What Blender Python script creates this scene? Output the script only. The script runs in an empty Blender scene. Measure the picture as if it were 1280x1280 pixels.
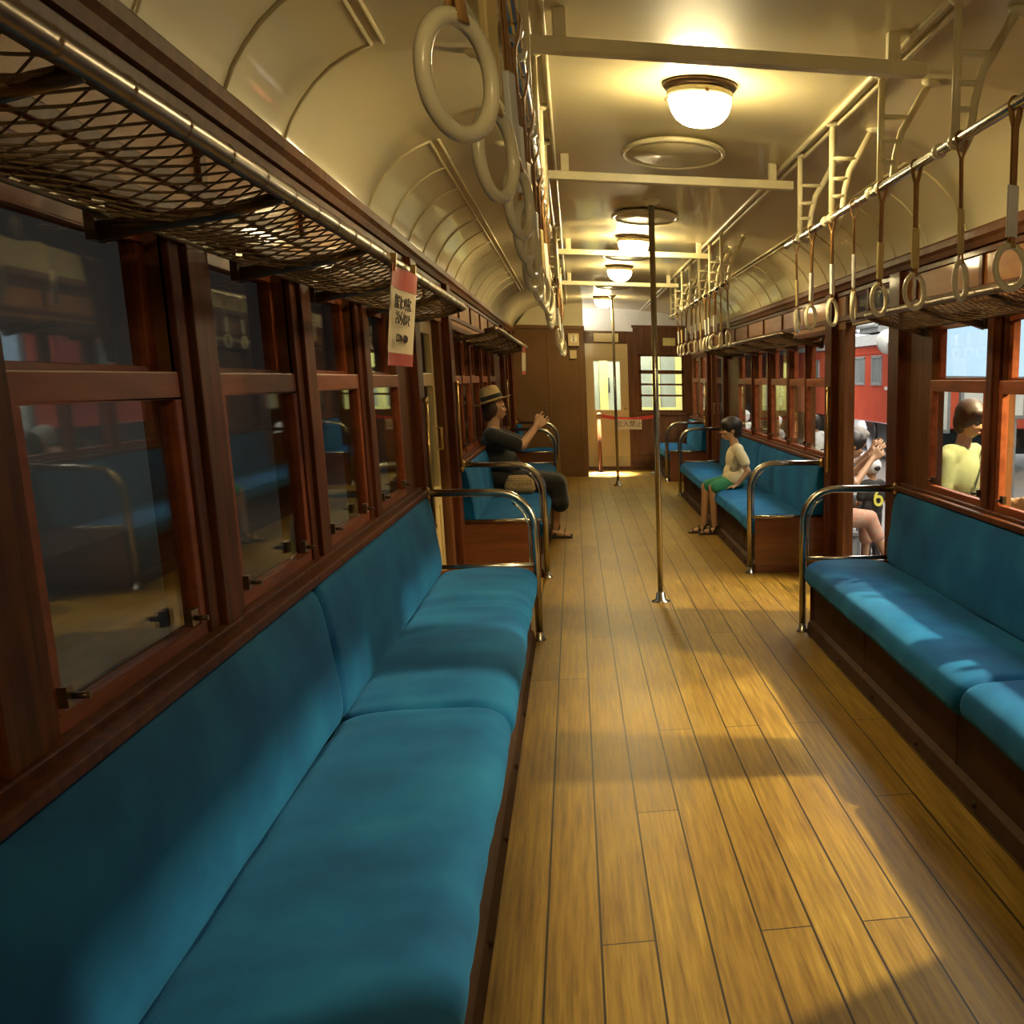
import bpy, bmesh, math, random
from mathutils import Vector, Matrix, noise
random.seed(7)
S = bpy.context.scene
COL = S.collection
PI = math.pi
XC = 0.512                                   # centre line of the car; the camera stands at x = 0, y = 0
def mx(x, side): return x if side < 0 else 2 * XC - x

# ------------------------------------------------------------------ mesh builder
class MB:
    def __init__(s): s.v = []; s.f = []; s.sm = []
    def add(s, vs, fs, smooth=False):
        o = len(s.v); s.v += [tuple(v) for v in vs]
        s.f += [tuple(i + o for i in f) for f in fs]; s.sm += [smooth] * len(fs)
    def box(s, x0, x1, y0, y1, z0, z1):
        if x0 > x1: x0, x1 = x1, x0
        v = [(x, y, z) for z in (z0, z1) for y in (y0, y1) for x in (x0, x1)]
        s.add(v, [(0, 2, 3, 1), (4, 5, 7, 6), (0, 1, 5, 4), (2, 6, 7, 3), (0, 4, 6, 2), (1, 3, 7, 5)]); return s
    def tube(s, pts, r, n=10, caps=True, rs=None, closed=False, flat=1.0, up=None):
        P = [Vector(p) for p in pts]; m = len(P); rings = []
        T = []
        for i in range(m):
            if closed: t = P[(i + 1) % m] - P[i - 1]
            else: t = P[min(i + 1, m - 1)] - P[max(i - 1, 0)]
            T.append(t.normalized())
        u = Vector(up) if up else (Vector((0, 0, 1)) if abs(T[0].z) < .9 else Vector((1, 0, 0)))
        for i in range(m):
            a = u - T[i] * u.dot(T[i])
            if a.length < 1e-5: a = T[i].orthogonal()
            a.normalize(); b = T[i].cross(a); u = a if not up else Vector(up)
            rr = rs[i] if rs else r
            rings.append([P[i] + a * (rr * math.cos(2 * PI * k / n)) + b * (rr * flat * math.sin(2 * PI * k / n)) for k in range(n)])
        vs = [v for R in rings for v in R]; fs = []
        for i in range(m if closed else m - 1):
            j = (i + 1) % m
            for k in range(n):
                l = (k + 1) % n
                fs.append((i * n + k, i * n + l, j * n + l, j * n + k))
        s.add(vs, fs, True)
        if caps and not closed:
            s.add(rings[0], [tuple(range(n - 1, -1, -1))]); s.add(rings[-1], [tuple(range(n))])
        return s
    def lathe(s, prof, c, n=32, axis='z', sy=1.0, smooth=True):
        vs = []; fs = []; m = len(prof)
        for k in range(n):
            a = 2 * PI * k / n
            for r, h in prof:
                p = (r * math.cos(a), r * math.sin(a) * sy, h)
                if axis == 'x': p = (p[2], p[0], p[1])
                if axis == 'y': p = (p[0], p[2], p[1])
                vs.append((c[0] + p[0], c[1] + p[1], c[2] + p[2]))
        for k in range(n):
            l = (k + 1) % n
            for i in range(m - 1): fs.append((k * m + i, l * m + i, l * m + i + 1, k * m + i + 1))
        s.add(vs, fs, smooth); return s
    def prism(s, poly, y0, y1, smooth=False):            # poly of (x, z), extruded along y
        n = len(poly)
        v = [(x, y0, z) for x, z in poly] + [(x, y1, z) for x, z in poly]
        s.add(v, [(i, (i + 1) % n, n + (i + 1) % n, n + i) for i in range(n)], smooth)
        s.add(v, [tuple(range(n - 1, -1, -1)), tuple(range(n, 2 * n))]); return s
    def ell(s, c, r, seg=16, rings=10, M=None):
        vs = []; fs = []
        for i in range(rings + 1):
            t = PI * i / rings
            for k in range(seg):
                a = 2 * PI * k / seg
                p = Vector((r[0] * math.sin(t) * math.cos(a), r[1] * math.sin(t) * math.sin(a), r[2] * math.cos(t)))
                if M: p = M @ p
                vs.append(Vector(c) + p)
        for i in range(rings):
            for k in range(seg):
                l = (k + 1) % seg
                fs.append((i * seg + k, (i + 1) * seg + k, (i + 1) * seg + l, i * seg + l))
        s.add(vs, fs, True); return s
    def build(s, name, mat, parent=None, bevel=0, subsurf=0):
        me = bpy.data.meshes.new(name); me.from_pydata(s.v, [], s.f)
        me.polygons.foreach_set('use_smooth', s.sm)
        bm = bmesh.new(); bm.from_mesh(me)
        bmesh.ops.remove_doubles(bm, verts=bm.verts, dist=1e-5)
        bmesh.ops.recalc_face_normals(bm, faces=bm.faces); bm.to_mesh(me); bm.free()
        me.update(); me.materials.append(mat)
        o = bpy.data.objects.new(name, me); COL.objects.link(o)
        if parent: o.parent = parent
        if bevel:
            b = o.modifiers.new('bevel', 'BEVEL'); b.width = bevel; b.segments = 2; b.limit_method = 'ANGLE'
        if subsurf:
            q = o.modifiers.new('sub', 'SUBSURF'); q.levels = q.render_levels = subsurf
        return o
def tag(o, label=None, cat=None, group=None, kind=None):
    if label: o['label'] = label
    if cat: o['category'] = cat
    if group: o['group'] = group
    if kind: o['kind'] = kind
    return o
def empty(name, loc=(0, 0, 0), label=None, cat=None, group=None, kind=None):
    o = bpy.data.objects.new(name, None); COL.objects.link(o); o.location = loc
    o.empty_display_size = .1
    return tag(o, label, cat, group, kind)
def copy_tree(o, parent=None):
    c = o.copy(); COL.objects.link(c); c.parent = parent
    for ch in list(o.children): copy_tree(ch, c)
    return c
def text(name, body, size, mat, parent, loc, rot, align='CENTER', thick=.001):
    cu = bpy.data.curves.new(name, 'FONT'); cu.body = body; cu.size = size
    cu.align_x = align; cu.align_y = 'CENTER'; cu.extrude = thick; cu.resolution_u = 3
    t = bpy.data.objects.new('tmp', cu); COL.objects.link(t)
    dg = bpy.context.evaluated_depsgraph_get(); me = bpy.data.meshes.new_from_object(t.evaluated_get(dg))
    bpy.data.objects.remove(t); bpy.data.curves.remove(cu)
    me.materials.clear(); me.materials.append(mat)
    o = bpy.data.objects.new(name, me); COL.objects.link(o); o.parent = parent
    o.location = loc; o.rotation_euler = rot
    return o

# ------------------------------------------------------------------ materials
def nodes(name):
    m = bpy.data.materials.new(name); m.use_nodes = True
    nt = m.node_tree; return m, nt, nt.nodes['Principled BSDF']
def N(nt, t, **k):
    n = nt.nodes.new(t)
    for a, b in k.items():
        if a.startswith('i_'):
            n.inputs[a[2:].replace('_', ' ')].default_value = b
        else: setattr(n, a, b)
    return n
def L(nt, a, b): nt.links.new(a, b)
def coords(nt, scale=(1, 1, 1), kind='Object'):
    tc = N(nt, 'ShaderNodeTexCoord'); mp = N(nt, 'ShaderNodeMapping'); mp.inputs['Scale'].default_value = scale
    L(nt, tc.outputs[kind], mp.inputs[0]); return mp.outputs[0]
def ramp(nt, fac, stops):
    r = N(nt, 'ShaderNodeValToRGB'); e = r.color_ramp.elements
    while len(e) < len(stops): e.new(.5)
    for i, (p, c) in enumerate(stops): e[i].position = p; e[i].color = (*c, 1)
    L(nt, fac, r.inputs[0]); return r.outputs[0]
def bump(nt, fac, b, strength=.2, dist=.01):
    n = N(nt, 'ShaderNodeBump'); n.inputs['Strength'].default_value = strength; n.inputs['Distance'].default_value = dist
    L(nt, fac, n.inputs['Height']); L(nt, n.outputs[0], b.inputs['Normal'])
def mat(name, col, col2=None, scale=6, rough=.5, metal=0, coat=0, stretch=(1, 1, 1), bs=0, sheen=0, spec=.5, detail=4):
    m, nt, b = nodes(name)
    b.inputs['Roughness'].default_value = rough; b.inputs['Metallic'].default_value = metal
    b.inputs['Coat Weight'].default_value = coat; b.inputs['Coat Roughness'].default_value = .07
    b.inputs['Sheen Weight'].default_value = sheen; b.inputs['Specular IOR Level'].default_value = spec
    nz = N(nt, 'ShaderNodeTexNoise'); nz.inputs['Scale'].default_value = scale; nz.inputs['Detail'].default_value = detail
    L(nt, coords(nt, stretch), nz.inputs[0])
    c2 = col2 or tuple(x * .8 for x in col)
    L(nt, ramp(nt, nz.outputs[0], [(.32, c2), (.68, col)]), b.inputs['Base Color'])
    if bs: bump(nt, nz.outputs[0], b, bs)
    return m
M_wood = mat('mahogany_varnish', (.125, .034, .011), (.055, .015, .006), 5, .5, 0, .03, (6, 6, .7), .05, spec=.07)
M_woodd = mat('dark_walnut_varnish', (.165, .064, .022), (.10, .036, .012), 5, .52, 0, .02, (5, 5, .6), .05, spec=.07)
M_woodp = mat('end_panel_varnish', (.20, .062, .018), (.13, .04, .013), 5, .3, 0, .5, (.8, 5, 5), .04)
M_frieze = mat('frieze_panel_varnish', (.34, .15, .045), (.24, .095, .028), 4, .5, 0, .14, (5, .8, 5), .03, spec=.08)
M_part = mat('brown_partition_panel', (.185, .095, .034), (.145, .072, .024), 3, .5, 0, .06, (.8, 5, .5), .03, spec=.15)
M_endw = mat('end_wall_varnish', (.155, .066, .028), (.10, .042, .017), 4, .45, 0, .08, (5, 5, .6), .03, spec=.15)
M_base = mat('dull_brown_base', (.07, .030, .012), (.045, .02, .008), 5, .75, spec=.2)
M_sash = mat('red_sash_varnish', (.25, .062, .019), (.16, .036, .012), 5, .46, 0, .04, (5, .7, 5), .04, spec=.12)
M_cream = mat('cream_gloss_paint', (.66, .57, .33), (.61, .53, .30), 1.6, .55, 0, .35, bs=.012)
M_creamd = mat('cream_door_paint', (.62, .46, .20), (.56, .41, .17), 3, .35, 0, .2)
M_creamf = mat('cream_enamel_fittings', (.86, .77, .48), None, 5, .3)
M_chrome = mat('worn_nickel_tube', (.56, .53, .45), (.44, .41, .34), 9, .24, 1)
M_brass = mat('brass_hardware', (.58, .40, .16), (.42, .27, .09), 9, .3, 1)
M_dtube = mat('dark_bronze_rack_tube', (.16, .10, .05), (.09, .055, .03), 12, .3, .7)
M_net = mat('tan_cord_net', (.25, .16, .07), (.16, .10, .045), 30, .8)
M_leather = mat('tan_leather', (.46, .25, .075), (.34, .17, .05), 20, .55)
M_ivory = mat('ivory_ring', (.92, .84, .58), None, 8, .28, 0, .3)
M_sl_w = mat('white_sleeve', (.93, .92, .86), None, 8, .5)
M_sl_y = mat('yellow_sleeve', (.78, .60, .24), None, 8, .5)
M_black = mat('black_iron', (.018, .016, .014), None, 6, .45)
M_dark = mat('dark_rubber', (.03, .022, .016), None, 6, .6)
M_white = mat('white_paint', (.78, .78, .74), None, 4, .5)
M_paper = mat('poster_paper', (.74, .62, .40), None, 4, .6)
M_redp = mat('poster_red', (.46, .06, .03), None, 4, .55)
M_ink = mat('printed_ink', (.06, .04, .03), None, 4, .6)
M_red = mat('red_livery', (.66, .11, .055), (.58, .09, .05), 2, .35, 0, .3)
M_belt = mat('red_belt', (.62, .04, .025), None, 8, .6)
M_grey = mat('grey_metal', (.30, .31, .31), None, 4, .45)
M_plateY = mat('yellow_plate', (.70, .60, .22), None, 4, .4)
M_ppl = mat('pale_green_paint', (.60, .58, .25), (.52, .50, .22), 2, .4)
def velvet():
    m, nt, b = nodes('teal_velvet')
    n1 = N(nt, 'ShaderNodeTexNoise'); n1.inputs['Scale'].default_value = 3.2; n1.inputs['Detail'].default_value = 5
    L(nt, coords(nt, (1.2, .9, 1.2)), n1.inputs[0])
    n2 = N(nt, 'ShaderNodeTexNoise'); n2.inputs['Scale'].default_value = 260
    L(nt, coords(nt), n2.inputs[0])
    c = ramp(nt, n1.outputs[0], [(.26, (.002, .046, .155)), (.5, (.003, .090, .250)), (.76, (.010, .140, .320))])
    L(nt, c, b.inputs['Base Color']); b.inputs['Roughness'].default_value = .85
    b.inputs['Sheen Weight'].default_value = .25; b.inputs['Sheen Roughness'].default_value = .4
    b.inputs['Sheen Tint'].default_value = (.12, .5, .95, 1); b.inputs['Specular IOR Level'].default_value = .15
    bump(nt, n2.outputs[0], b, .25, .002); return m
M_velvet = velvet()
def floor_mat():
    m, nt, b = nodes('worn_plank_floor'); W = .1408
    tc = N(nt, 'ShaderNodeTexCoord'); sp = N(nt, 'ShaderNodeSeparateXYZ'); L(nt, tc.outputs['Object'], sp.inputs[0])
    def math_(op, a, b_=None, c=None):
        n = N(nt, 'ShaderNodeMath', operation=op)
        for i, q in enumerate((a, b_, c)):
            if q is None: continue
            if isinstance(q, (int, float)): n.inputs[i].default_value = q
            else: L(nt, q, n.inputs[i])
        return n.outputs[0]
    u = math_('DIVIDE', math_('ADD', sp.outputs[0], .127 + 10 * W), W)
    pid = math_('FLOOR', u); fr = math_('FRACT', u)
    edge = math_('MINIMUM', fr, math_('SUBTRACT', 1.0, fr))
    groove = math_('LESS_THAN', edge, .022)
    wn = N(nt, 'ShaderNodeTexWhiteNoise', noise_dimensions='1D'); L(nt, pid, wn.inputs['W'])
    v = math_('DIVIDE', math_('ADD', sp.outputs[1], math_('MULTIPLY', math_('FLOOR', math_('MULTIPLY', wn.outputs[0], 4)), .93)), 3.72)
    sid = math_('FLOOR', v); fv = math_('FRACT', v)
    joint = math_('LESS_THAN', fv, .0016)
    w2 = N(nt, 'ShaderNodeTexWhiteNoise', noise_dimensions='2D')
    cb = N(nt, 'ShaderNodeCombineXYZ'); L(nt, pid, cb.inputs[0]); L(nt, sid, cb.inputs[1]); L(nt, cb.outputs[0], w2.inputs['Vector'])
    g = N(nt, 'ShaderNodeTexNoise'); g.inputs['Scale'].default_value = 1; g.inputs['Detail'].default_value = 6; g.inputs['Roughness'].default_value = .65
    L(nt, coords(nt, (60, 2.2, 1)), g.inputs[0])
    big = N(nt, 'ShaderNodeTexNoise'); big.inputs['Scale'].default_value = 1.6; big.inputs['Detail'].default_value = 5
    L(nt, coords(nt, (2.2, .8, 1)), big.inputs[0])
    base = ramp(nt, g.outputs[0], [(.28, (.13, .067, .011)), (.5, (.265, .160, .025)), (.74, (.42, .270, .052))])
    tint = ramp(nt, w2.outputs[0], [(0, (.80, .76, .70)), (1, (1.12, 1.1, 1.05))])
    mix = N(nt, 'ShaderNodeMix', data_type='RGBA', blend_type='MULTIPLY'); mix.inputs['Factor'].default_value = .8
    L(nt, base, mix.inputs['A']); L(nt, tint, mix.inputs['B'])
    wear = N(nt, 'ShaderNodeMix', data_type='RGBA', blend_type='MULTIPLY')
    L(nt, ramp(nt, big.outputs[0], [(.35, (0, 0, 0)), (.7, (1, 1, 1))]), wear.inputs['Factor'])
    L(nt, mix.outputs['Result'], wear.inputs['A']); wear.inputs['B'].default_value = (.78, .70, .62, 1)
    fin = N(nt, 'ShaderNodeMix', data_type='RGBA'); L(nt, math_('MAXIMUM', groove, joint), fin.inputs['Factor'])
    L(nt, wear.outputs['Result'], fin.inputs['A']); fin.inputs['B'].default_value = (.018, .009, .004, 1)
    L(nt, fin.outputs['Result'], b.inputs['Base Color'])
    rr = N(nt, 'ShaderNodeMapRange'); rr.inputs['To Min'].default_value = .24; rr.inputs['To Max'].default_value = .60
    L(nt, g.outputs[0], rr.inputs[0]); L(nt, rr.outputs[0], b.inputs['Roughness'])
    h = math_('SUBTRACT', math_('MULTIPLY', g.outputs[0], .25), math_('MAXIMUM', groove, joint))
    bump(nt, h, b, .45, .004); b.inputs['Specular IOR Level'].default_value = .2; return m
M_floor = floor_mat()
def glass(name, tint, refl):
    m = bpy.data.materials.new(name); m.use_nodes = True; nt = m.node_tree; nt.nodes.clear()
    t = N(nt, 'ShaderNodeBsdfTransparent'); t.inputs[0].default_value = (*tint, 1)
    g = N(nt, 'ShaderNodeBsdfGlossy'); g.inputs['Roughness'].default_value = .025; g.inputs[0].default_value = (.95, .97, .97, 1)
    f = N(nt, 'ShaderNodeLayerWeight'); f.inputs[0].default_value = .5
    p = N(nt, 'ShaderNodeMath', operation='POWER'); L(nt, f.outputs['Facing'], p.inputs[0]); p.inputs[1].default_value = 4.5
    a = N(nt, 'ShaderNodeMath', operation='MULTIPLY_ADD'); L(nt, p.outputs[0], a.inputs[0]); a.inputs[1].default_value = refl; a.inputs[2].default_value = .035
    mx_ = N(nt, 'ShaderNodeMixShader'); L(nt, a.outputs[0], mx_.inputs[0]); L(nt, t.outputs[0], mx_.inputs[1]); L(nt, g.outputs[0], mx_.inputs[2])
    o = N(nt, 'ShaderNodeOutputMaterial'); L(nt, mx_.outputs[0], o.inputs[0]); return m
M_glass = glass('window_glass', (.93, .95, .93), .42)
def emit(name, col, st):
    m = bpy.data.materials.new(name); m.use_nodes = True; nt = m.node_tree; nt.nodes.clear()
    e = N(nt, 'ShaderNodeEmission'); e.inputs[0].default_value = (*col, 1); e.inputs[1].default_value = st
    o = N(nt, 'ShaderNodeOutputMaterial'); L(nt, e.outputs[0], o.inputs[0]); return m
LAMP = (1.0, .80, .41)
M_lamp = emit('lit_opal_glass', LAMP, 80)
M_glowboard = emit('glowing_board', (.55, .76, .95), .8)  # emission in the material gives the board face its brightness
M_tube = emit('lit_tube', (.9, .96, 1.0), 3)

# ------------------------------------------------------------------ setting: floor, walls, ceiling
Y0, Y1 = -2.6, 19.0
WL, WR = -.85, 2 * XC + .85
def struct(o): return tag(o, kind='structure')
struct(MB().box(WL - .1, WR + .1, Y0, Y1 + .2, -.08, 0).build('floor', M_floor))
# wood wall with openings: (y0, y1, z0, z1)
PL, PR = 1.095, 1.04
GW, ZS, ZT = .72, .90, 1.72
WIN = {-1: [(2.04 + PL * k, GW) for k in range(-4, 4)], 1: sorted((5.17 - PR * k, .79) for k in range(0, 8))}
FAR = [(8.64, .74), (9.49, .66), (10.34, .80), (11.38, .80), (12.42, 1.0)]
DOORS = {-1: [(6.92, 8.12, .0, 1.84), (14.95, 16.15, 0, 1.84)], 1: [(6.72, 8.06, .0, 1.84), (14.95, 16.15, 0, 1.84)]}
FARWIN = [(16.95, .66), (17.95, .66)]
def wall(side):
    w = MB(); xi, xo = mx(WL, side), mx(WL - .075, side)
    ops = []
    for y, w_ in WIN[side] + FAR + (FARWIN[:1] if side < 0 else FARWIN): ops.append((y - .045, y + w_ + .045, ZS - .045, ZT + .045))
    ops += DOORS[side]
    if side > 0: ops.append((6.76, 8.0, 1.89, 2.015))
    ops.sort(); ys = sorted({Y0, Y1 + .1} | {o[0] for o in ops} | {o[1] for o in ops})
    for a, b in zip(ys, ys[1:]):
        here = sorted((o[2], o[3]) for o in ops if o[0] < (a + b) / 2 < o[1]); z = 0
        for z0, z1 in here:
            if z0 > z + 1e-4: w.box(xi, xo, a, b, z, z0)
            z = z1
        w.box(xi, xo, a, b, z, 2.12)
    o = w.build('wall_left' if side < 0 else 'wall_right', M_woodd)
    return struct(o)
WALLS = {s: wall(s) for s in (-1, 1)}
# window posts, sill and frieze mouldings on each wall
def trim(side):
    xi = mx(WL, side); t = MB()
    d = lambda x: mx(x, side)
    segs = [(Y0, 6.45), (8.62, 14.45), (16.62, 19.0)]
    for a, b in segs:
        t.box(d(-.855), d(-.815), a, b, .845, .872)                    # sill nosing
        t.box(d(-.855), d(-.828), a, b, 1.775, 1.815)                  # head rail
    t.box(d(-.855), d(-.835), Y0, Y1, 1.85, 1.885)
    t.box(d(-.855), d(-.835), Y0, Y1, 2.02, 2.05)
    y = -2.2
    while y < 18.9:
        t.box(d(-.855), d(-.833), y, y + .05, 1.885, 2.02); y += 1.06
    wins = sorted(WIN[side]); allw = [(wins, )] + [(FAR, )]
    for (ws, ) in allw:
        for (a, wa), (b, wb) in zip(ws, ws[1:]):
            c = (a + wa + b) / 2; h = (b - a - wa) / 2 - .045
            t.box(d(-.86), d(-.836), c - h, c + h, .87, 1.79)
            if h > .06: t.box(d(-.86), d(-.822), c - h * .45, c + h * .45, .87, 1.79)
    for y0 in (6.50, 8.28, 14.50, 16.3):
        t.box(d(-.86), d(-.80), y0, y0 + .22, 0, 2.05)
    fz = MB().box(d(-.853), d(-.846), Y0, Y1, 1.80, 2.06)
    if side > 0: fz = MB().box(d(-.853), d(-.846), Y0, 6.74, 1.80, 2.06).box(d(-.853), d(-.846), 8.03, Y1, 1.80, 2.06)
    struct(fz.build('trim_11' if side < 0 else 'trim_12', M_frieze))
    o = t.build('trim_1' if side < 0 else 'trim_2', M_wood, None, .004); struct(o)
    c = MB().prism([(d(-.86), 2.055), (d(-.825), 2.055), (d(-.815), 2.08), (d(-.80), 2.095), (d(-.80), 2.125), (d(-.815), 2.14), (d(-.86), 2.15)], Y0, 17.7 if side < 0 else Y1)
    o = c.build('trim_3' if side < 0 else 'trim_4', M_woodd); struct(o)
for s in (-1, 1): trim(s)
# windows
WN = [0]
def window(side, y, GW):
    WN[0] += 1
    r = empty('window_%d' % WN[0], (mx(-.878, side), y, ZS), kind='structure')
    sx = 1 if side < 0 else -1
    f = MB()
    def fr(y0, y1, z0, z1, w, xa, xb, wb=None, wt=None):
        wb = wb or w; wt = wt or w
        f.box(sx * xa, sx * xb, y0, y1, z0, z0 + wb); f.box(sx * xa, sx * xb, y0, y1, z1 - wt, z1)
        f.box(sx * xa, sx * xb, y0, y0 + w, z0 + wb, z1 - wt); f.box(sx * xa, sx * xb, y1 - w, y1, z0 + wb, z1 - wt)
    fr(-.045, GW + .045, -.045, .555, .045, .0, .035, .045, .055)
    f.build('lower_sash', M_sash, r, .004); f = MB()
    fr(-.045, GW + .045, .525, ZT - ZS + .045, .045, -.04, -.005, .04, .045)
    f.build('upper_sash', M_sash, r, .004)
    MB().box(sx * .013, sx * .017, 0, GW, 0, .51).build('lower_glass', M_glass, r)
    MB().box(sx * -.025, sx * -.021, 0, GW, .56, ZT - ZS).build('upper_glass', M_glass, r)
    l = MB()
    for yy in (.02, GW - .06):
        l.box(sx * .034, sx * .05, yy - .045, yy - .02 if yy < .1 else yy, .015, .05); l.tube([(sx * .05, yy - .02, .03), (sx * .075, yy - .02, .03)], .006)
    l.build('sash_latch', M_dtube, r)
    return r
for s in (-1, 1):
    for y, w_ in WIN[s] + FAR + (FARWIN[:1] if s < 0 else FARWIN): window(s, y, w_)
# doors
DN = [0]
def door(side, y0, y1, m, x=-.93, z1=1.83):
    DN[0] += 1; sx = 1 if side < 0 else -1
    r = empty('door_%d' % DN[0], (mx(x, side), y0, 0), kind='structure')
    w = y1 - y0; f = MB(); st = .13
    for a, b in ((0, st), (w - st, w)): f.box(0, sx * .035, a, b, .02, z1)
    for a, b in ((.02, .16), (.62, .74), (1.39, 1.47), (z1 - .12, z1)): f.box(0, sx * .035, st, w - st, a, b)
    f.box(sx * .01, sx * .024, st, w - st, .16, .62)
    f.build('door_leaf', m, r, .004)
    MB().box(sx * .016, sx * .02, st, w - st, .74, 1.39).build('lower_pane', M_glass, r)
    MB().box(sx * .016, sx * .02, st, w - st, 1.47, z1 - .12).build('upper_pane', M_glass, r)
    MB().tube([(sx * .035, w - .06, .98), (sx * .065, w - .06, .98), (sx * .065, w - .06, 1.12), (sx * .035, w - .06, 1.12)], .008).build('door_handle', M_brass, r)
    return r
door(-1, 6.95, 8.08, M_creamd)
door(-1, 14.98, 16.12, M_wood)
door(1, 14.98, 16.12, M_wood)
door(1, 6.42, 6.86, M_wood, -.965)                       # open leaf of the right door, only its edge shows in the gap
g = empty('window_40', (mx(-.89, 1), 6.76, 1.885), kind='structure')
MB().box(0, .004, 0, 1.24, 0, .135).build('transom_glass', M_glass, g)
struct(MB().tube([(mx(-.835, 1), 6.45, 1.815), (mx(-.835, 1), 7.75, 1.815)], .011).build('trim_5', M_brass))
# ceiling, extruded arch
CP = [(1.345, 2.10), (1.338, 2.15), (1.317, 2.20), (1.283, 2.255), (1.24, 2.31), (1.19, 2.358), (1.132, 2.397), (1.07, 2.427), (.95, 2.458), (.80, 2.479), (.60, 2.498), (.40, 2.512), (.20, 2.520)]
PROF = [(XC - a, z) for a, z in CP] + [(XC, 2.522)] + [(XC + a, z) for a, z in reversed(CP)]
def ceil_z(x):
    for (a, za), (b, zb) in zip(PROF, PROF[1:]):
        if a <= x <= b: return za + (zb - za) * (x - a) / (b - a)
    return 2.1
cm = MB(); up = [(x + (x - XC) * .03, z + .03) for x, z in PROF]
n = len(PROF); ysn = [Y0 + (Y1 + .1 - Y0) * i / 24 for i in range(25)]
vs = [(x, y, z) for y in ysn for x, z in PROF]
cm.add(vs, [(j * n + i, j * n + i + 1, (j + 1) * n + i + 1, (j + 1) * n + i) for j in range(24) for i in range(n - 1)], True)
cm.add([(x, y, z) for y in (Y0, Y1 + .1) for x, z in up], [(i, i + 1, n + i + 1, n + i) for i in range(n - 1)])
CEIL = struct(cm.build('ceiling', M_cream))
def arc_bead(mb, y, side, a0=0, a1=7, r=.0075):
    pts = [(XC + side * a, y, z - .002) for a, z in CP[a0:a1 + 1]]
    mb.tube(pts, r, 6)
bd = MB()
for side in (-1, 1):
    for ys in ([3.97 - .62 * i for i in range(10)][::-1], [5.45 + .62 * i for i in range(15)]):
        for y in ys: arc_bead(bd, y, side)
        a, z = CP[7]
        for q in (0, .035):
            bd.tube([(XC + side * (a - q), ys[0], z + q * .26 - .002), (XC + side * (a - q), ys[-1], z + q * .26 - .002)], .007, 6)
bd.build('bead_moulding', M_cream, CEIL)
sb = MB()
for x in (-.095, -.05, 1.075, 1.12):
    z = ceil_z(x); sb.tube([(x, Y0, z - .006), (x, Y1, z - .006)], .0105, 6)
sb.build('ceiling_strip', M_creamf, CEIL)
for i, y in enumerate((3.77, 6.05, 9.58, 12.63)):
    o = MB().box(-.10, 1.125, y - .03, y + .03, 2.385, 2.425)
    for x in (.0, 1.02): o.box(x - .02, x + .02, y - .02, y + .02, 2.42, ceil_z(x) + .005)
    struct(o.build('trim_%d' % (6 + i), M_creamf, None, .004))
# end partition, end wall, rear wall
def upper_fill(x0, x1, z0, y, t=.04):
    xs = [x0] + [x for x, z in PROF if x0 < x < x1] + [x1]
    return MB().prism([(x0, z0), (x1, z0)] + [(x, ceil_z(x) + .004) for x in reversed(xs)], y, y + t)
pt = MB().box(WL, .17, 17.7, 17.76, 0, 2.14); pt.box(.12, .17, 17.76, 18.95, 0, 2.14)
pt.box(WL, .185, 17.68, 17.78, 2.14, 2.19); pt.box(.10, .185, 17.78, 18.98, 2.14, 2.19)
pt.box(-.8, .13, 17.694, 17.7, .0, .10); pt.box(-.36, -.33, 17.692, 17.7, .1, 2.1); pt.box(.09, .12, 17.692, 17.7, .1, 2.1)
struct(pt.build('wall_partition', M_part, None, .003))
struct(upper_fill(WL + .02, .17, 2.19, 17.71).build('wall_partition_upper', M_cream))
ew = MB(); E = Y1
for x0, x1, z0, z1 in ((WL - .1, .19, 0, 2.17), (.19, .86, 1.98, 2.17), (.86, .95, 0, 2.17), (.95, 1.03, 0, 2.27), (1.03, 1.75, 0, .92), (1.03, 1.75, 1.82, 2.27), (1.75, WR + .1, 0, 2.27), (.19, .86, 0, .05)):
    ew.box(x0, x1, E, E + .07, z0, z1)
ew.box(.93, WR, E - .02, E, 2.23, 2.27); ew.box(.17, .97, E - .02, E, 2.13, 2.17); ew.box(.99, 1.79, E - .03, E, .87, .92); ew.box(.99, 1.79, E - .02, E, 1.82, 1.86)
ew.box(.98, 1.70, E - .012, E, .24, .26); ew.box(.88, WR, E - .03, E, 0, .07)
struct(ew.build('wall_end', M_endw, None, .003))
struct(upper_fill(.12, WR - .02, 2.17, E + .02, .04).build('wall_end_upper', mat('white_lit_cream', (.80, .78, .70), None, 3, .4)))  # cream wall above the end door; white lamplight put into a paler colour
struct(MB().box(WL - .1, WR + .1, Y0 - .08, Y0, 0, 2.6).build('wall_back', M_woodd))
g = empty('window_41', (1.03, E, .92), kind='structure')
f = MB()
for a, b in ((0, .03), (.245, .275), (.42, .45), (.60, .66), (.87, .90)): f.box(0, .72, .0, .03, a, b)
for a, b in ((0, .035), (.685, .72)): f.box(a, b, .0, .03, 0, .9)
f.build('window_frame', M_woodd, g, .003)
MB().box(.03, .69, .014, .018, .03, .87).build('window_pane', M_glass, g)
d = empty('door_20', (.19, E + .01, .05), kind='structure')
f = MB().box(0, .13, 0, .035, 0, 1.93).box(.545, .67, 0, .035, 0, 1.93).box(.13, .545, 0, .035, 0, .90).box(.13, .545, 0, .035, 1.665, 1.93)
f.box(.02, .65, -.006, 0, .16, .175).box(.05, .62, -.006, 0, .78, .79).box(.10, .57, -.012, 0, 1.70, 1.72)
f.build('door_leaf', M_creamd, d, .003)
MB().box(.13, .545, .014, .018, .90, 1.665).build('door_pane', M_glass, d)
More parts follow.
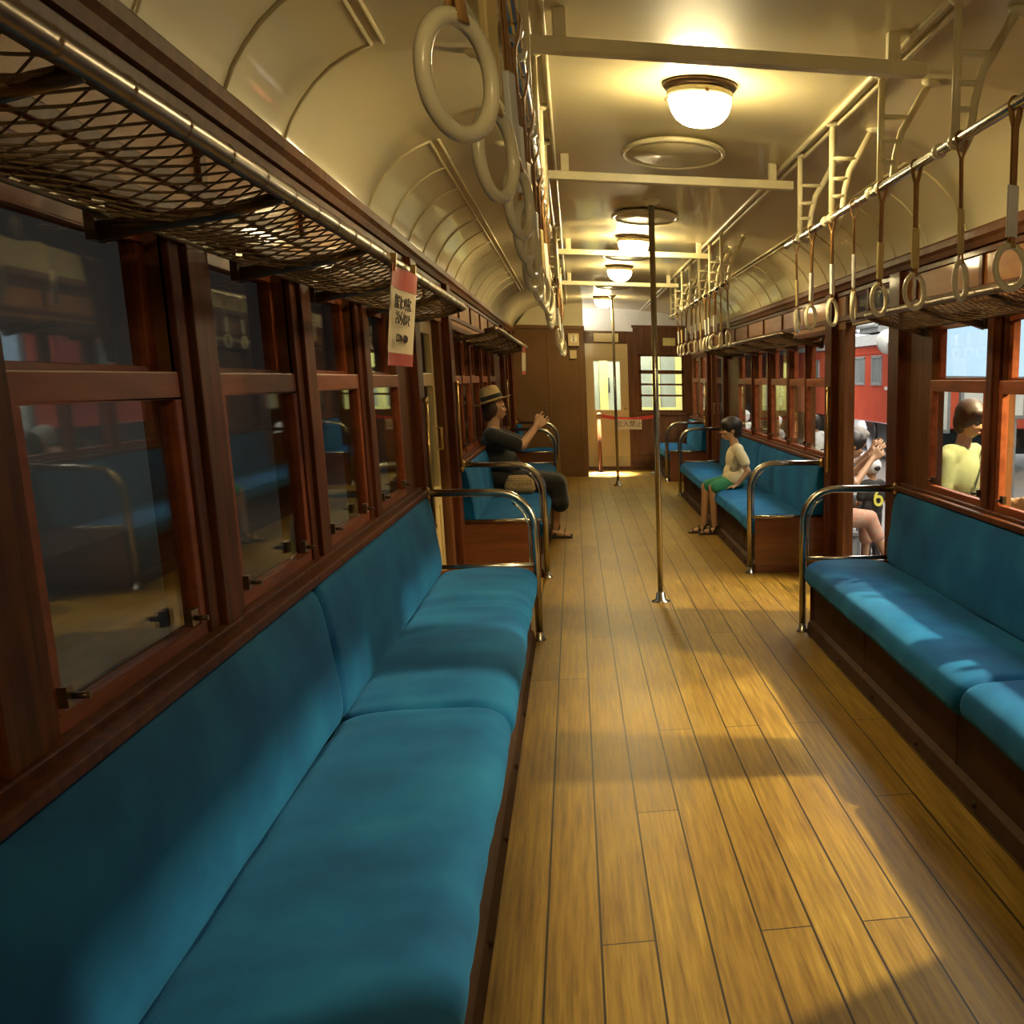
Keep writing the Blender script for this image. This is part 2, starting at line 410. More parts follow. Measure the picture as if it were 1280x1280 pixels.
k = MB().tube([(.61, 0, .93), (.61, -.05, .93)], .012); k.ell((.61, -.06, .93), (.024, .02, .024)); k.build('door_knob', M_brass, d)

# ------------------------------------------------------------------ benches
SEAT = [(-.765, .295), (-.765, .40), (-.70, .422), (-.60, .434), (-.48, .438), (-.38, .436), (-.305, .428), (-.262, .408), (-.24, .378), (-.235, .345), (-.243, .312), (-.268, .29), (-.32, .285)]
BACK = [(-.838, .40), (-.838, .822), (-.800, .828), (-.785, .815), (-.772, .77), (-.757, .69), (-.745, .60), (-.736, .50), (-.734, .43), (-.745, .39)]
def cushion(name, prof, y0, y1, side, parent, amp, seed, per=.06):
    mb = MB(); n = len(prof); cx = sum(p[0] for p in prof) / n; cz = sum(p[1] for p in prof) / n
    # resample the profile a little finer
    q = []
    for i in range(n):
        a, b = prof[i], prof[(i + 1) % n]; q.append(a)
        if math.dist(a, b) > .05: q.append(((a[0] + b[0]) / 2, (a[1] + b[1]) / 2))
    n = len(q)
    ys = [y0, y0 + .004, y0 + .015, y0 + .035]
    m = max(3, int((y1 - y0) / per)); ys += [y0 + .06 + (y1 - y0 - .12) * i / m for i in range(m + 1)] + [y1 - .035, y1 - .015, y1 - .004, y1]
    rows = []
    for y in ys:
        d = min(y - y0, y1 - y); ins = .032 * (1 - min(1, d / .045)) ** 2
        row = []
        for x, z in q:
            dx, dz = x - cx, z - cz; l = math.hypot(dx, dz) or 1
            px, pz = x - dx / l * ins, z - dz / l * ins
            w = noise.noise(Vector((x * 3.0, y * 7.0 + seed, z * 2.5))) * amp + noise.noise(Vector((x * 1.2, y * 1.6 + seed * 3, z))) * amp * 1.6
            if prof is SEAT: w += (noise.noise(Vector((x * 1.5 + seed, y * 16.0, 2.0))) * max(0, noise.noise(Vector((x * .8, y * .9 + seed, 5.0))) + .25)) * .018
            if d > .03: px += dx / l * w; pz += dz / l * w
            row.append((mx(px, side), y, pz))
        rows.append(row)
    vs = [p for r in rows for p in r]
    fs = [(j * n + i, j * n + (i + 1) % n, (j + 1) * n + (i + 1) % n, (j + 1) * n + i) for j in range(len(rows) - 1) for i in range(n)]
    mb.add(vs, fs, True); mb.add(rows[0], [tuple(range(n))]); mb.add(rows[-1], [tuple(range(n))])
    o = mb.build(name, M_velvet, parent); s = o.modifiers.new('sub', 'SUBSURF'); s.levels = s.render_levels = 1
    return o
def armrest(y, side, parent):
    d = lambda x: mx(x, side)
    R = .19; top = .835; px = -.243
    pts = [(px, .0), (px, top - R)] + [(px - R + R * math.cos(a), top - R + R * math.sin(a)) for a in [PI / 2 * i / 8 for i in range(1, 9)]] + [(-.80, top)]
    o = MB().tube([(d(x), y, z) for x, z in pts], .0205, 14)
    o.lathe([(0, 0), (.036, 0), (.036, .006), (.024, .016), (.021, .05), (0, .05)], (d(px), y, 0), 18)
    o = o.build('armrest', M_chrome, parent)
    r = .155
    p2 = [(-.272, .43), (-.272, top - R)] + [(px - R + r * math.cos(a), top - R + r * math.sin(a)) for a in [PI / 2 * i / 6 for i in range(1, 5)]]
    b = MB().tube([(d(x), y, z) for x, z in p2], .0055, 6)
    b.tube([(d(-.25), y, .43), (d(-.80), y, .43)], .0125, 10)
    b.build('lower_bar', M_chrome, o)
    f = MB().lathe([(0, 0), (.034, 0), (.034, .008), (.022, .02), (.0, .022)], (0, 0, 0), 16, 'x')
    f = f.build('wall_flange', M_brass, o); f.location = (d(-.80), y, top); f.rotation_euler = (0, 0, 0 if side < 0 else PI)
def bench(side, y0, y1, splits, arms, label):
    r = empty('bench_seat', (0, 0, 0), label, 'bench', 'blue velvet bench seats along the car walls'); d = lambda x: mx(x, side)
    edges = [y0 + (.03 if y0 in arms else 0)] + splits + [y1 - (.03 if y1 in arms else 0)]
    for i, (a, b) in enumerate(zip(edges, edges[1:])):
        cushion('seat_cushion', SEAT, a, b, side, r, .006, a * 3.1 + side)
        cushion('backrest_cushion', BACK, a, b, side, r, .004, a * 2.3 + side * 5, .12)
    bp = MB().box(d(-.33), d(-.30), y0 + .02, y1 - .02, .0, .285)
    y = y0 + .7
    while y < y1 - .3: bp.box(d(-.302), d(-.296), y - .008, y + .008, .07, .28); y += 1.4
    bp.build('base_panel', M_base, r)
    lg = MB().prism([(d(-.30), 0), (d(-.30), .075), (d(-.275), .06), (d(-.262), .0)], y0 + .02, y1 - .02)
    y = y0 + .4
    while y < y1 - .3: lg.ell((d(-.268), y, .03), (.012, .012, .012), 8, 6); y += .7
    lg.build('kick_strip', M_base, r)
    MB().box(d(-.85), d(-.783), y0, y1, .826, .856).build('top_rail', M_wood, r, .006)
    for y in arms:
        armrest(y, side, r); k = .012 if y == y0 else -.012
        e = MB().box(d(-.83), d(-.285), y + k, y + k * 2.4, .05, .415); e.box(d(-.80), d(-.285), y + k * .6, y + k * 2.4, .0, .05)
        e.build('end_panel', M_woodp if side < 0 or y > 7 else M_wood, r, .003)
    return r
bench(-1, Y0 + .1, 6.49, [-1.95, .855, 3.66], [6.49], 'long blue velvet bench nearest on the left, running under the dark windows')
bench(1, Y0 + .1, 6.47, [-1.95, .855, 3.66], [6.47], 'long blue velvet bench nearest on the right, with patches of light on its seat')
bench(-1, 8.61, 14.45, [11.5], [8.61, 14.45], 'blue bench on the left where the woman in the hat sits')
bench(1, 8.57, 14.55, [11.5], [8.57, 14.55], 'blue bench on the right where the boy in green shorts sits')
bench(-1, 16.6, 17.66, [], [16.6], 'short blue bench at the far left against the brown partition')
bench(1, 16.65, 18.9, [], [16.65], 'short blue bench at the far right beside the end window')

# ------------------------------------------------------------------ luggage racks
def rack(side, y0, y1, label):
    r = empty('luggage_rack', (0, 0, 0), label, 'luggage rack', 'luggage racks of tube and net above the windows'); d = lambda x: mx(x, side)
    X, Z = -.52, 1.785
    t = MB().tube([(d(-.60), y0 - .05, Z - .02), (d(-.545), y0 - .03, Z - .004), (d(X), y0 + .02, Z), (d(X), y1 - .02, Z), (d(-.545), y1 + .03, Z - .004), (d(-.60), y1 + .05, Z - .02)], .0175, 12)
    t.build('front_rail', M_dtube, r)
    w = MB().tube([(d(-.825), y0, 1.735), (d(-.825), y1, 1.735)], .008, 8); w.build('rear_rail', M_dtube, r)
    m = int((y1 - y0) / .92); st = (y1 - y0 - .1) / m
    for i in range(m + 1):
        y = y0 + .05 + st * i
        b = MB().tube([(d(-.84), y, 1.70), (d(-.78), y, 1.715), (d(-.62), y, 1.745), (d(X), y, Z - .01)], .014, 8, rs=[.02, .017, .013, .012])
        b.box(d(-.85), d(-.832), y - .03, y + .03, 1.685, 1.76)
        b.build('support_arm', M_dtube, r)
    def P(u, y):
        x = -.825 + (X + .825) * u
        sag = .035 * math.sin(PI * u) * (.7 + .3 * math.sin((y - y0) / st * 2 * PI + 1)) + .012 * noise.noise(Vector((u * 2, y * 3, side)))
        return (d(x), y, 1.735 + (Z - 1.735) * u - sag)
    nb = MB(); p = .072; span = .33; k = int((y1 - y0 + span) / p)
    for dr in (1, -1):
        for i in range(k + 1):
            ys = y0 - span + i * p if dr > 0 else y0 + i * p
            pts = []
            for j in range(7):
                u = j / 6; y = ys + dr * span * u
                if y0 <= y <= y1: pts.append(P(u, y))
            if len(pts) > 1: nb.tube(pts, .0021, 4, False)
    y = y0 + .06
    while y < y1 - .03: nb.lathe([(.0174, -.004), (.0198, 0), (.0174, .004)], (d(X), y, Z), 8, 'y'); y += .21
    nb.build('net', M_net, r)
    return r
rack(-1, -2.2, 6.15, 'near left luggage rack of dark tube and net above the dark windows')
rack(1, -2.2, 6.15, 'near right luggage rack above the windows, behind the big strap rings')
rack(-1, 8.75, 14.2, 'far left luggage rack above the woman in the hat')
rack(1, 8.75, 14.2, 'far right luggage rack above the boy')

# ------------------------------------------------------------------ overhead rails with ladder brackets
RX, RZ, LX = 1.098, 2.12, -.09
def bracket(parent, y, side):
    q = (lambda x: x) if side > 0 else (lambda x: RX + LX - x)
    b = MB(); zt = ceil_z(1.10)
    b.tube([(q(RX), y, RZ - .02), (q(RX), y, zt)], .0135, 8, flat=.6, up=(1, 0, 0))
    cur = [(RX + .02, RZ - .03), (RX + .045, RZ + .02), (RX + .055, RZ + .11), (RX + .075, RZ + .19), (RX + .115, RZ + .255), (RX + .175, ceil_z(RX + .19) - .0)]
    b.tube([(q(x), y, z) for x, z in cur], .0135, 8, flat=.6)
    for z, x1 in ((RZ + .085, .052), (RZ + .155, .066), (RZ + .235, .10)): b.tube([(q(RX), y, z), (q(RX + x1), y, z + .004)], .009, 6)
    for x in (RX, RX + .18):
        b.lathe([(0, -.012), (.02, -.012), (.034, 0), (.034, .006), (0, .006)], (q(x), y, ceil_z(x) - .008), 14)
    b.lathe([(.014, -.02), (.021, -.012), (.021, .012), (.014, .02)], (q(RX), y, RZ), 12, 'y')
    return b.build('ceiling_bracket', M_creamf, parent)
def rail(side, y0, y1, by, cy, label):
    r = empty('overhead_grab_rail', (0, 0, 0), label, 'grab rail', 'overhead grab rails'); x = RX if side > 0 else LX
    t = MB().tube([(x, y0, RZ), (x, y1, RZ)], .0145, 12); t.ell((x, y1, RZ), (.017, .017, .017), 10, 8); t.ell((x, y0, RZ), (.017, .017, .017), 10, 8)
    t.build('rail_tube', M_chrome, r)
    for y in by: bracket(r, y, side)
    for y in cy: MB().lathe([(.0145, -.018), (.022, -.012), (.022, .012), (.0145, .018)], (x, y, RZ), 12, 'y').build('collar', M_ivory, r)
NB = [.95, 1.75, 2.55, 3.36, 4.2, 5.0, 5.71]; FB = [8.75, 9.5, 10.3, 11.1, 11.9, 12.7, 13.3]
rail(1, .7, 6.08, NB, [5.12, 4.33, 3.51, 2.7], 'near right overhead grab rail on cream ladder brackets')
rail(-1, .7, 6.08, NB, [5.12, 4.33, 3.51, 2.7], 'near left overhead grab rail seen almost end-on')
rail(1, 8.5, 13.5, FB, [9.1, 9.9, 10.7, 11.5], 'far right overhead grab rail above the boy')
rail(-1, 8.5, 13.5, FB, [9.1, 9.9, 10.7, 11.5], 'far left overhead grab rail beyond the door')

# ------------------------------------------------------------------ hanging straps
def make_strap(white):
    r = empty('hanging_strap')
    b = MB()
    for s in (-1, 1):
        pts = [(s * .0175 * math.cos(a), 0, .0175 * math.sin(a)) for a in [PI / 2 * i / 5 for i in range(5, -1, -1)]] + [(s * .012, 0, -.03), (s * .003, 0, -.055), (s * .002, 0, -.20)]
        b.tube(pts, .011, 6, flat=.22, up=(0, 1, 0))
    b.tube([(-.001, 0, -.30), (-.006, 0, -.325), (-.009, 0, -.34)], .009, 6, flat=.25, up=(0, 1, 0))
    b.tube([(.001, 0, -.30), (.006, 0, -.325), (.009, 0, -.34)], .009, 6, flat=.25, up=(0, 1, 0))
    b.build('strap_band', M_leather, r)
    MB().lathe([(0, -.004), (.008, -.004), (.008, .004), (0, .004)], (0, 0, -.06), 8, 'x').build('rivet', M_brass, r)
    MB().box(-.006, .006, -.0165, .0165, -.315, -.19).build('sleeve', M_sl_w if white else M_sl_y, r, .003)
    rg = MB().tube([(0, .052 * math.sin(2 * PI * i / 32), -.387 + .052 * math.cos(2 * PI * i / 32)) for i in range(32)], .0085, 10, closed=True)
    rg.build('ring', M_ivory, r)
    return r
PROTO = {True: None, False: None}
def strap(side, y, ratio, white, label, group):
    x = RX if side > 0 else LX
    if PROTO[white] is None: o = PROTO[white] = make_strap(white)
    else: o = copy_tree(PROTO[white])
    o.location = (x, y, RZ)
    view = math.atan2(x, y); ang = view + math.asin(min(1, ratio))
    o.rotation_euler = (random.uniform(-.03, .03), random.uniform(-.03, .03), -ang)
    tag(o, label, 'hanging strap', group)
ORD = ['nearest', 'second', 'third', 'fourth', 'fifth', 'sixth', 'seventh', 'eighth', 'ninth', 'tenth', 'eleventh', 'twelfth', 'thirteenth']
nr = [(2.883, .72, 1), (3.30, .33, 0), (3.742, .60, 0), (4.165, .5, 0), (4.587, .10, 1), (4.993, .4, 1), (5.404, .42, 1), (5.805, .2, 0)]
for i, (y, q, w) in enumerate(nr):
    strap(1, y, q, w, '%s hanging strap with %s sleeve, %s on the near right rail' % ('ivory ring' , 'white' if w else 'yellow', ORD[i] + (' one' if i == 0 else ' from the front')), 'straps on the near right rail')
for i in range(12):
    strap(-1, 1.24 + .413 * i, [.60, .42, .34, .3, .25, .3, .2, .3, .35, .2, .3, .25][i], i % 3 != 1, 'ivory ring strap, %s on the near left rail' % (ORD[i] + (' and largest ring' if i == 0 else ' from the front')), 'straps on the near left rail')
for i, y in enumerate([8.45, 8.82, 9.18, 9.57, 9.89, 10.34, 10.64, 11.03, 11.53, 12.06, 12.48]):
    strap(1, y, [.3, .15, .8, .4, .5, .2, .25, .6, .5, .35, .3][i], i % 4 != 1, 'small ivory ring strap, %s on the far right rail' % (ORD[i] + (' one' if i == 0 else ' from the front')), 'straps on the far right rail')
for i in range(12):
    strap(-1, 8.6 + .40 * i, [.3, .2, .5, .4][i % 4], i % 3 != 1, 'tiny ivory ring strap, %s on the far left rail' % (ORD[i] + (' one' if i == 0 else ' from the front')), 'straps on the far left rail')

# ------------------------------------------------------------------ ceiling lamps, vents, poles
def lamp(x, y, label):
    r = empty('ceiling_lamp', (x, y, ceil_z(x) + .002), label, 'ceiling lamp', 'round ceiling lamps down the middle of the car')
    MB().lathe([(0, 0), (.136, 0), (.140, -.010), (.132, -.022), (.118, -.026), (0, -.026)], (0, 0, 0), 40).build('base_ring', M_dtube, r)
    MB().lathe([(.108, -.024), (.122, -.03), (.124, -.042), (.118, -.052), (.110, -.054), (.106, -.03)], (0, 0, 0), 40).build('collar', M_creamf, r)
    gp = [(.109, -.046)] + [(.116 * math.cos(a) ** .7, -.062 - .088 * math.sin(a) ** 1.15) for a in [PI / 2 * i / 9 for i in range(10)]]
    gl = MB().lathe(gp, (0, 0, 0), 40).build('opal_glass', M_lamp, r)
    for a in (.6, 2.7, 4.8):
        MB().tube([(.124 * math.cos(a), .124 * math.sin(a), -.045), (.138 * math.cos(a), .138 * math.sin(a), -.05)], .007, 8).build('thumb_screw', M_brass, r)
lamp(.505, 4.62, 'largest lit round ceiling lamp, nearest to the viewer')
lamp(.495, 9.40, 'second lit round ceiling lamp, left of the tall pole top')
lamp(.483, 11.85, 'third lit round ceiling lamp between the second and the farthest')
lamp(.435, 16.30, 'farthest and smallest lit ceiling lamp near the end wall')
def vent(y, label, big):
    r = empty('ceiling_vent', (XC, y, 2.498), label, 'ceiling vent', 'oval ceiling vents'); k = 1.0 if big else .9
    MB().tube([(.235 * k * math.cos(a), .36 * k * math.sin(a), 0) for a in [2 * PI * i / 48 for i in range(48)]], .012, 8, closed=True).build('rim', M_creamf, r)
    MB().lathe([(0, -.004), (.225 * k, -.004), (.225 * k, .006), (0, .006)], (0, 0, 0), 48, sy=1.55).build('grille_plate', M_cream, r)
vent(3.02, 'large oval ceiling vent nearest the viewer, cut by the top of the view', True)
vent(5.88, 'oval ceiling vent just beyond the nearest lamp', True)
vent(8.15, 'oval ceiling vent before the second lamp', False)
vent(10.7, 'small oval ceiling vent between second and third lamp', False)
vent(14.3, 'farthest oval ceiling vent before the last lamp', False)
def pole(x, y, label):
    r = empty('grab_pole', (x, y, 0), label, 'pole', 'floor to ceiling grab poles'); h = ceil_z(x)
    MB().tube([(0, 0, 0), (0, 0, h)], .0185, 16).build('pole_tube', M_chrome, r)
    MB().lathe([(0, 0), (.062, 0), (.062, .006), (.034, .018), (.028, .06), (.0185, .066)], (0, 0, 0), 24).build('floor_flange', M_chrome, r)
    MB().lathe([(0, 0), (.05, 0), (.05, -.008), (.026, -.03), (.0185, -.032)], (0, 0, h), 24).build('ceiling_flange', M_creamf, r)
pole(.512, 7.53, 'tall nickel grab pole standing nearest in the aisle')
pole(.548, 16.1, 'thin distant grab pole in front of the end door')
def handrail(side, y, z0, z1, label, x=-.785):
    r = empty('door_handrail', (mx(x, side), y, 0), label, 'handrail', 'vertical handrails beside the doors'); k = 1 if side > 0 else -1
    MB().tube([(0, 0, z0), (0, 0, z1)], .011, 10).build('rail_tube', M_brass, r)
    for z in (z0 + .02, z1 - .02):
        b = MB().tube([(0, 0, z), (k * .05, 0, z)], .009, 8); b.ell((0, 0, z), (.017, .017, .02), 10, 8); b.build('bracket', M_brass, r)
handrail(1, 8.30, .78, 1.40, 'brass vertical handrail on the post past the right open door')
handrail(-1, 6.62, .62, 1.34, 'brass vertical handrail on the post before the left door')
handrail(-1, 8.38, .80, 1.42, 'brass vertical handrail on the post past the left door')
handrail(-1, 14.6, .78, 1.42, 'slim vertical handrail behind the woman, near the partition')
handrail(1, 16.42, .78, 1.40, 'slim vertical handrail at the far right door')

# ------------------------------------------------------------------ barrier, signs, boxes
r = empty('barrier_post', (.36, 18.15, 0), 'dark barrier post with red belt before the end door', 'barrier post')
MB().lathe([(0, 0), (.14, 0), (.14, .012), (.05, .03), (0, .03)], (0, 0, 0), 24).build('post_base', M_grey, r)
MB().tube([(0, 0, .02), (0, 0, .86)], .028, 14).build('post_tube', M_woodd, r)
MB().lathe([(0, .86), (.036, .86), (.04, .90), (.036, .925), (0, .93)], (0, 0, 0), 18).build('post_cap', M_brass, r)
bm_ = MB(); pts = [(.02 + .85 * i / 16, 0, .885 - .05 * math.sin(PI * min(1, i / 16 * 1.0))) for i in range(17)]
for (x0, _, z0), (x1, _, z1) in zip(pts, pts[1:]):
    bm_.add([(x0, -.002, z0 - .025), (x1, -.002, z1 - .025), (x1, -.002, z1 + .025), (x0, -.002, z0 + .025), (x0, .002, z0 - .025), (x1, .002, z1 - .025), (x1, .002, z1 + .025), (x0, .002, z0 + .025)],
            [(0, 1, 2, 3), (7, 6, 5, 4), (0, 4, 5, 1), (3, 2, 6, 7)])
bm_.build('belt', M_belt, r)
r = empty('barrier_post', (1.25, 18.15, 0), 'second barrier post, hidden behind the near grab pole', 'barrier post')
MB().lathe([(0, 0), (.14, 0), (.14, .012), (.05, .03), (0, .03)], (0, 0, 0), 24).build('post_base', M_grey, r)
MB().tube([(0, 0, .02), (0, 0, .86)], .028, 14).build('post_tube', M_woodd, r)
MB().lathe([(0, .86), (.036, .86), (.04, .90), (.036, .925), (0, .93)], (0, 0, 0), 18).build('post_cap', M_brass, r)
r = empty('barrier_sign', (.80, 18.12, .755), 'cream no-entry sign hanging under the red belt', 'sign')
MB().box(-.205, .205, -.004, .004, -.075, .075).build('sign_board', M_paper, r)
MB().tube([(-.15, .0, .075), (-.15, .012, .115)], .003).tube([(.15, 0, .075), (.15, .012, .115)], .003).build('hanger', M_grey, r)
text('lettering', '立入禁止', .10, M_ink, r, (.015, -.006, 0), (PI / 2, 0, 0))
def poster(x, y, z, w, h, rx, rz, label):
    r = empty('hanging_poster', (x, y, z), label, 'poster'); r.rotation_euler = (rx, 0, PI / 2 + rz)
    pm = MB(); k = 10
    for i in range(k):
        f = lambda u: .010 * math.sin(u * 5) + (.02 * max(0, u - .62))
        u0, u1 = i / k, (i + 1) / k; x0, x1 = (u0 - .5) * w, (u1 - .5) * w
        pm.add([(x0, f(u0), -h), (x1, f(u1), -h), (x1, f(u1), 0), (x0, f(u0), 0), (x0, f(u0) + .002, -h), (x1, f(u1) + .002, -h), (x1, f(u1) + .002, 0), (x0, f(u0) + .002, 0)], [(0, 1, 2, 3), (7, 6, 5, 4), (0, 4, 5, 1), (3, 2, 6, 7)])
    pm.build('paper_sheet', M_paper, r)
    for z0, z1 in ((-.062, .0), (-h, -h + .038)):
        q = MB()
        for i in range(k):
            u0, u1 = i / k, (i + 1) / k; x0, x1 = (u0 - .5) * w, (u1 - .5) * w
            q.add([(x0, f(u0) - .0012, z0), (x1, f(u1) - .0012, z0), (x1, f(u1) - .0012, z1), (x0, f(u0) - .0012, z1)], [(0, 1, 2, 3)])
        q.build('red_band', M_redp, r)
    for c_ in (-.4, .4): MB().box(c_ * w - .008, c_ * w + .008, -.004, .012, -.02, .03).build('clip', M_brass, r)
    return r
r = poster(-.492, 3.86, 1.768, .46, .29, .12, -.02, 'paper poster with red ends hanging from the near left rack rail')
text('lettering', '網だなつり革に\nさわらないで', .045, M_ink, r, (-.03, -.006, -.128), (PI / 2, 0, 0))
text('small_lettering', 'ください・お願い', .028, M_ink, r, (-.03, -.006, -.208), (PI / 2, 0, 0))
poster(-.50, 12.9, 1.765, .42, .29, .05, -.05, 'narrow-looking paper poster hanging from the far left rack end')
r = empty('switch_box', (.03, 17.68, 1.99), 'grey switch box on the partition beneath the cornice', 'switch box')
MB().box(-.085, .075, -.05, .0, -.09, .09).build('box_body', M_creamd, r, .008)
MB().box(-.05, .045, -.056, -.05, -.03, .03).box(-.05, .045, -.056, -.05, .04, .06).build('switch_plate', M_ivory, r)
for z in (-.012, .012, .05): MB().box(-.018, .012, -.062, -.056, z - .006, z + .006).build('switch_toggle', M_black, r)
r = empty('small_wall_box', (.01, 17.69, 1.78), 'small cream box below the switch box on the partition', 'wall box')
MB().box(-.05, .05, -.03, .0, -.06, .06).build('box_body', M_creamd, r, .006)
r = empty('name_plate', (.53, 18.98, 2.07), 'yellow plate on the lintel above the end door', 'plate')
MB().box(-.19, .19, -.012, .0, -.065, .065).build('plate', M_plateY, r, .003)
MB().box(-.17, .17, -.0135, -.012, -.045, .045).build('plate_face', M_creamd, r)
r = empty('name_plate', (1.52, 18.98, 2.02), 'small yellow plate above the end window', 'plate')
MB().box(-.10, .10, -.012, .0, -.06, .06).build('plate', M_plateY, r, .003)

# ------------------------------------------------------------------ people
def prim_mesh(prims, tf=None):
    mb = MB()
    for p in prims:
        if p[0] == 'cap':
            _, a, b, ra, rb = p; a, b = Vector(a), Vector(b)
            mb.ell(a, (ra,) * 3, 14, 10); mb.ell(b, (rb,) * 3, 14, 10)
            if (b - a).length > 1e-4: mb.tube([a, b], ra, 14, True, rs=[ra, rb])
        elif p[0] == 'chain':
            _, pts, rr = p
            for i in range(len(pts) - 1):
                a, b = Vector(pts[i]), Vector(pts[i + 1])
                mb.ell(a, (rr[i],) * 3, 12, 8); mb.tube([a, b], rr[i], 12, True, rs=[rr[i], rr[i + 1]])
            mb.ell(Vector(pts[-1]), (rr[-1],) * 3, 12, 8)
        else:
            _, c, rad = p[:3]; M = None
            if len(p) > 3: M = Matrix.Rotation(p[3], 3, p[4])
            mb.ell(c, rad, 20, 14, M)
    return mb
def blend(name, prims, m, parent=None, voxel=.009, smooth=5):
    o = prim_mesh(prims).build('tmp', m)
    q = o.modifiers.new('r', 'REMESH'); q.mode = 'VOXEL'; q.voxel_size = voxel
    if smooth:
        k = o.modifiers.new('s', 'SMOOTH'); k.factor = .5; k.iterations = smooth
    dg = bpy.context.evaluated_depsgraph_get(); me = bpy.data.meshes.new_from_object(o.evaluated_get(dg))
    bpy.data.objects.remove(o); me.name = name
    me.polygons.foreach_set('use_smooth', [True] * len(me.polygons)); me.materials.clear(); me.materials.append(m)
    o = bpy.data.objects.new(name, me); COL.objects.link(o)
    if parent: o.parent = parent
    return o
M_skin = mat('warm_skin', (.52, .29, .16), (.46, .25, .13), 12, .5)
M_hair = mat('black_hair', (.022, .014, .009), None, 40, .5, stretch=(1, 1, .2))
M_hairb = mat('brown_hair', (.045, .020, .009), None, 40, .5, stretch=(1, 1, .2))
M_blk = mat('black_cloth', (.010, .007, .006), (.006, .005, .004), 14, .9, sheen=.2)
M_tee = mat('cream_tshirt', (.74, .64, .40), (.68, .58, .36), 10, .85)
M_shorts = mat('green_shorts', (.03, .22, .11), (.02, .16, .08), 14, .85)
M_straw = mat('straw_weave', (.48, .34, .16), (.40, .27, .12), 120, .8, bs=.3)
M_ydress = mat('yellow_green_dress', (.27, .28, .13), (.23, .235, .105), 8, .85)
M_peach = mat('peach_print_cloth', (.62, .26, .16), (.55, .36, .24), 26, .85)
M_wtop = mat('white_cloth', (.80, .79, .76), (.70, .69, .66), 10, .85)
M_gtop = mat('grey_cloth', (.34, .33, .36), None, 10, .85)
M_dtop = mat('dark_jersey', (.035, .03, .028), None, 10, .8)
M_yel = mat('yellow_number', (.85, .80, .12), None, 4, .5)
M_eye = mat('dark_eye', (.015, .01, .008), None, 4, .25)
M_lips = mat('lips', (.40, .15, .10), None, 6, .5)
M_chair = mat('grey_plastic', (.25, .25, .25), None, 4, .5)
def head(c, r, f, tilt=0):
    """skull, jaw, nose, ears, lips, brows as body pieces; c head centre, r half head height, f +1 / -1 facing +x / -x, tilt raises the chin"""
    c = Vector(c); ct, st = math.cos(tilt), math.sin(tilt)
    def T(x, y, z):
        x, z = x * ct - z * st, x * st + z * ct
        return c + Vector((f * x, y, z)) * r
    P = [('ell', T(-.08, 0, .18), (r * .86, r * .68, r * .82)), ('ell', T(.12, 0, -.30), (r * .60, r * .52, r * .62)), ('ell', T(.40, 0, -.72), (r * .22, r * .24, r * .20)),
         ('cap', T(.70, 0, -.02), T(.83, 0, -.25), r * .07, r * .09), ('cap', T(.79, -.06, -.28), T(.79, .06, -.28), r * .075, r * .075),
         ('ell', T(.69, 0, -.53), (r * .12, r * .2, r * .055)), ('ell', T(.67, 0, -.62), (r * .12, r * .18, r * .06)),
         ('cap', T(.66, -.30, .17), T(.70, .30, .17), r * .08, r * .08), ('ell', T(.5, -.34, -.22), (r * .2, r * .18, r * .2)), ('ell', T(.5, .34, -.22), (r * .2, r * .18, r * .2)),
         ('ell', T(-.10, -.68, -.08), (r * .15, r * .06, r * .24)), ('ell', T(-.10, .68, -.08), (r * .15, r * .06, r * .24))]
    eyes = [('ell', T(.675, s * .28, .03), (r * .085, r * .12, r * .055)) for s in (-1, 1)]
    lips = [('ell', T(.775, 0, -.535), (r * .045, r * .17, r * .035)), ('ell', T(.755, 0, -.61), (r * .045, r * .15, r * .04))]
    return P, eyes, lips, T
def face(parent, eyes, lips):
    for e in eyes: prim_mesh([e]).build('eye', M_eye, parent)
    prim_mesh(lips).build('lips', M_lips, parent)
def hand(wrist, dirv, side, palm_n, L_, curl=.5, thumb=None):
    """palm, four bent fingers of unequal length, thumb from the side of the palm"""
    w = Vector(wrist); d = Vector(dirv).normalized(); nrm = Vector(palm_n).normalized(); s = d.cross(nrm).normalized() * side
    P = []; pl = L_ * .48
    for k in (-.3, -.1, .1, .3):
        P.append(('cap', w + s * (k * L_ * .55), w + d * pl + s * (k * L_ * .85), L_ * .10, L_ * .085))
    for i, (k, l) in enumerate(((-.32, .40), (-.11, .47), (.11, .44), (.32, .34))):
        b = w + d * pl + s * (k * L_ * .9); a = 0; pts = [b]; rr = [L_ * .062]
        for j, q in enumerate((.45, .32, .23)):
            a += curl * (.7 if j == 0 else 1)
            b = b + (d * math.cos(a) + nrm * math.sin(a)) * (l * q * L_); pts.append(b); rr.append(L_ * (.057 - .006 * j))
        P.append(('chain', pts, rr))
    t0 = w + d * (L_ * .12) - s * (L_ * .2); td = (d * .65 - s * .7 + nrm * .35).normalized()
    t1 = t0 + td * L_ * .26; t2 = t1 + (d * .8 - s * .15 + nrm * .5).normalized() * L_ * .2
    P.append(('chain', [t0, t1, t2], [L_ * .085, L_ * .07, L_ * .058]))
    return P

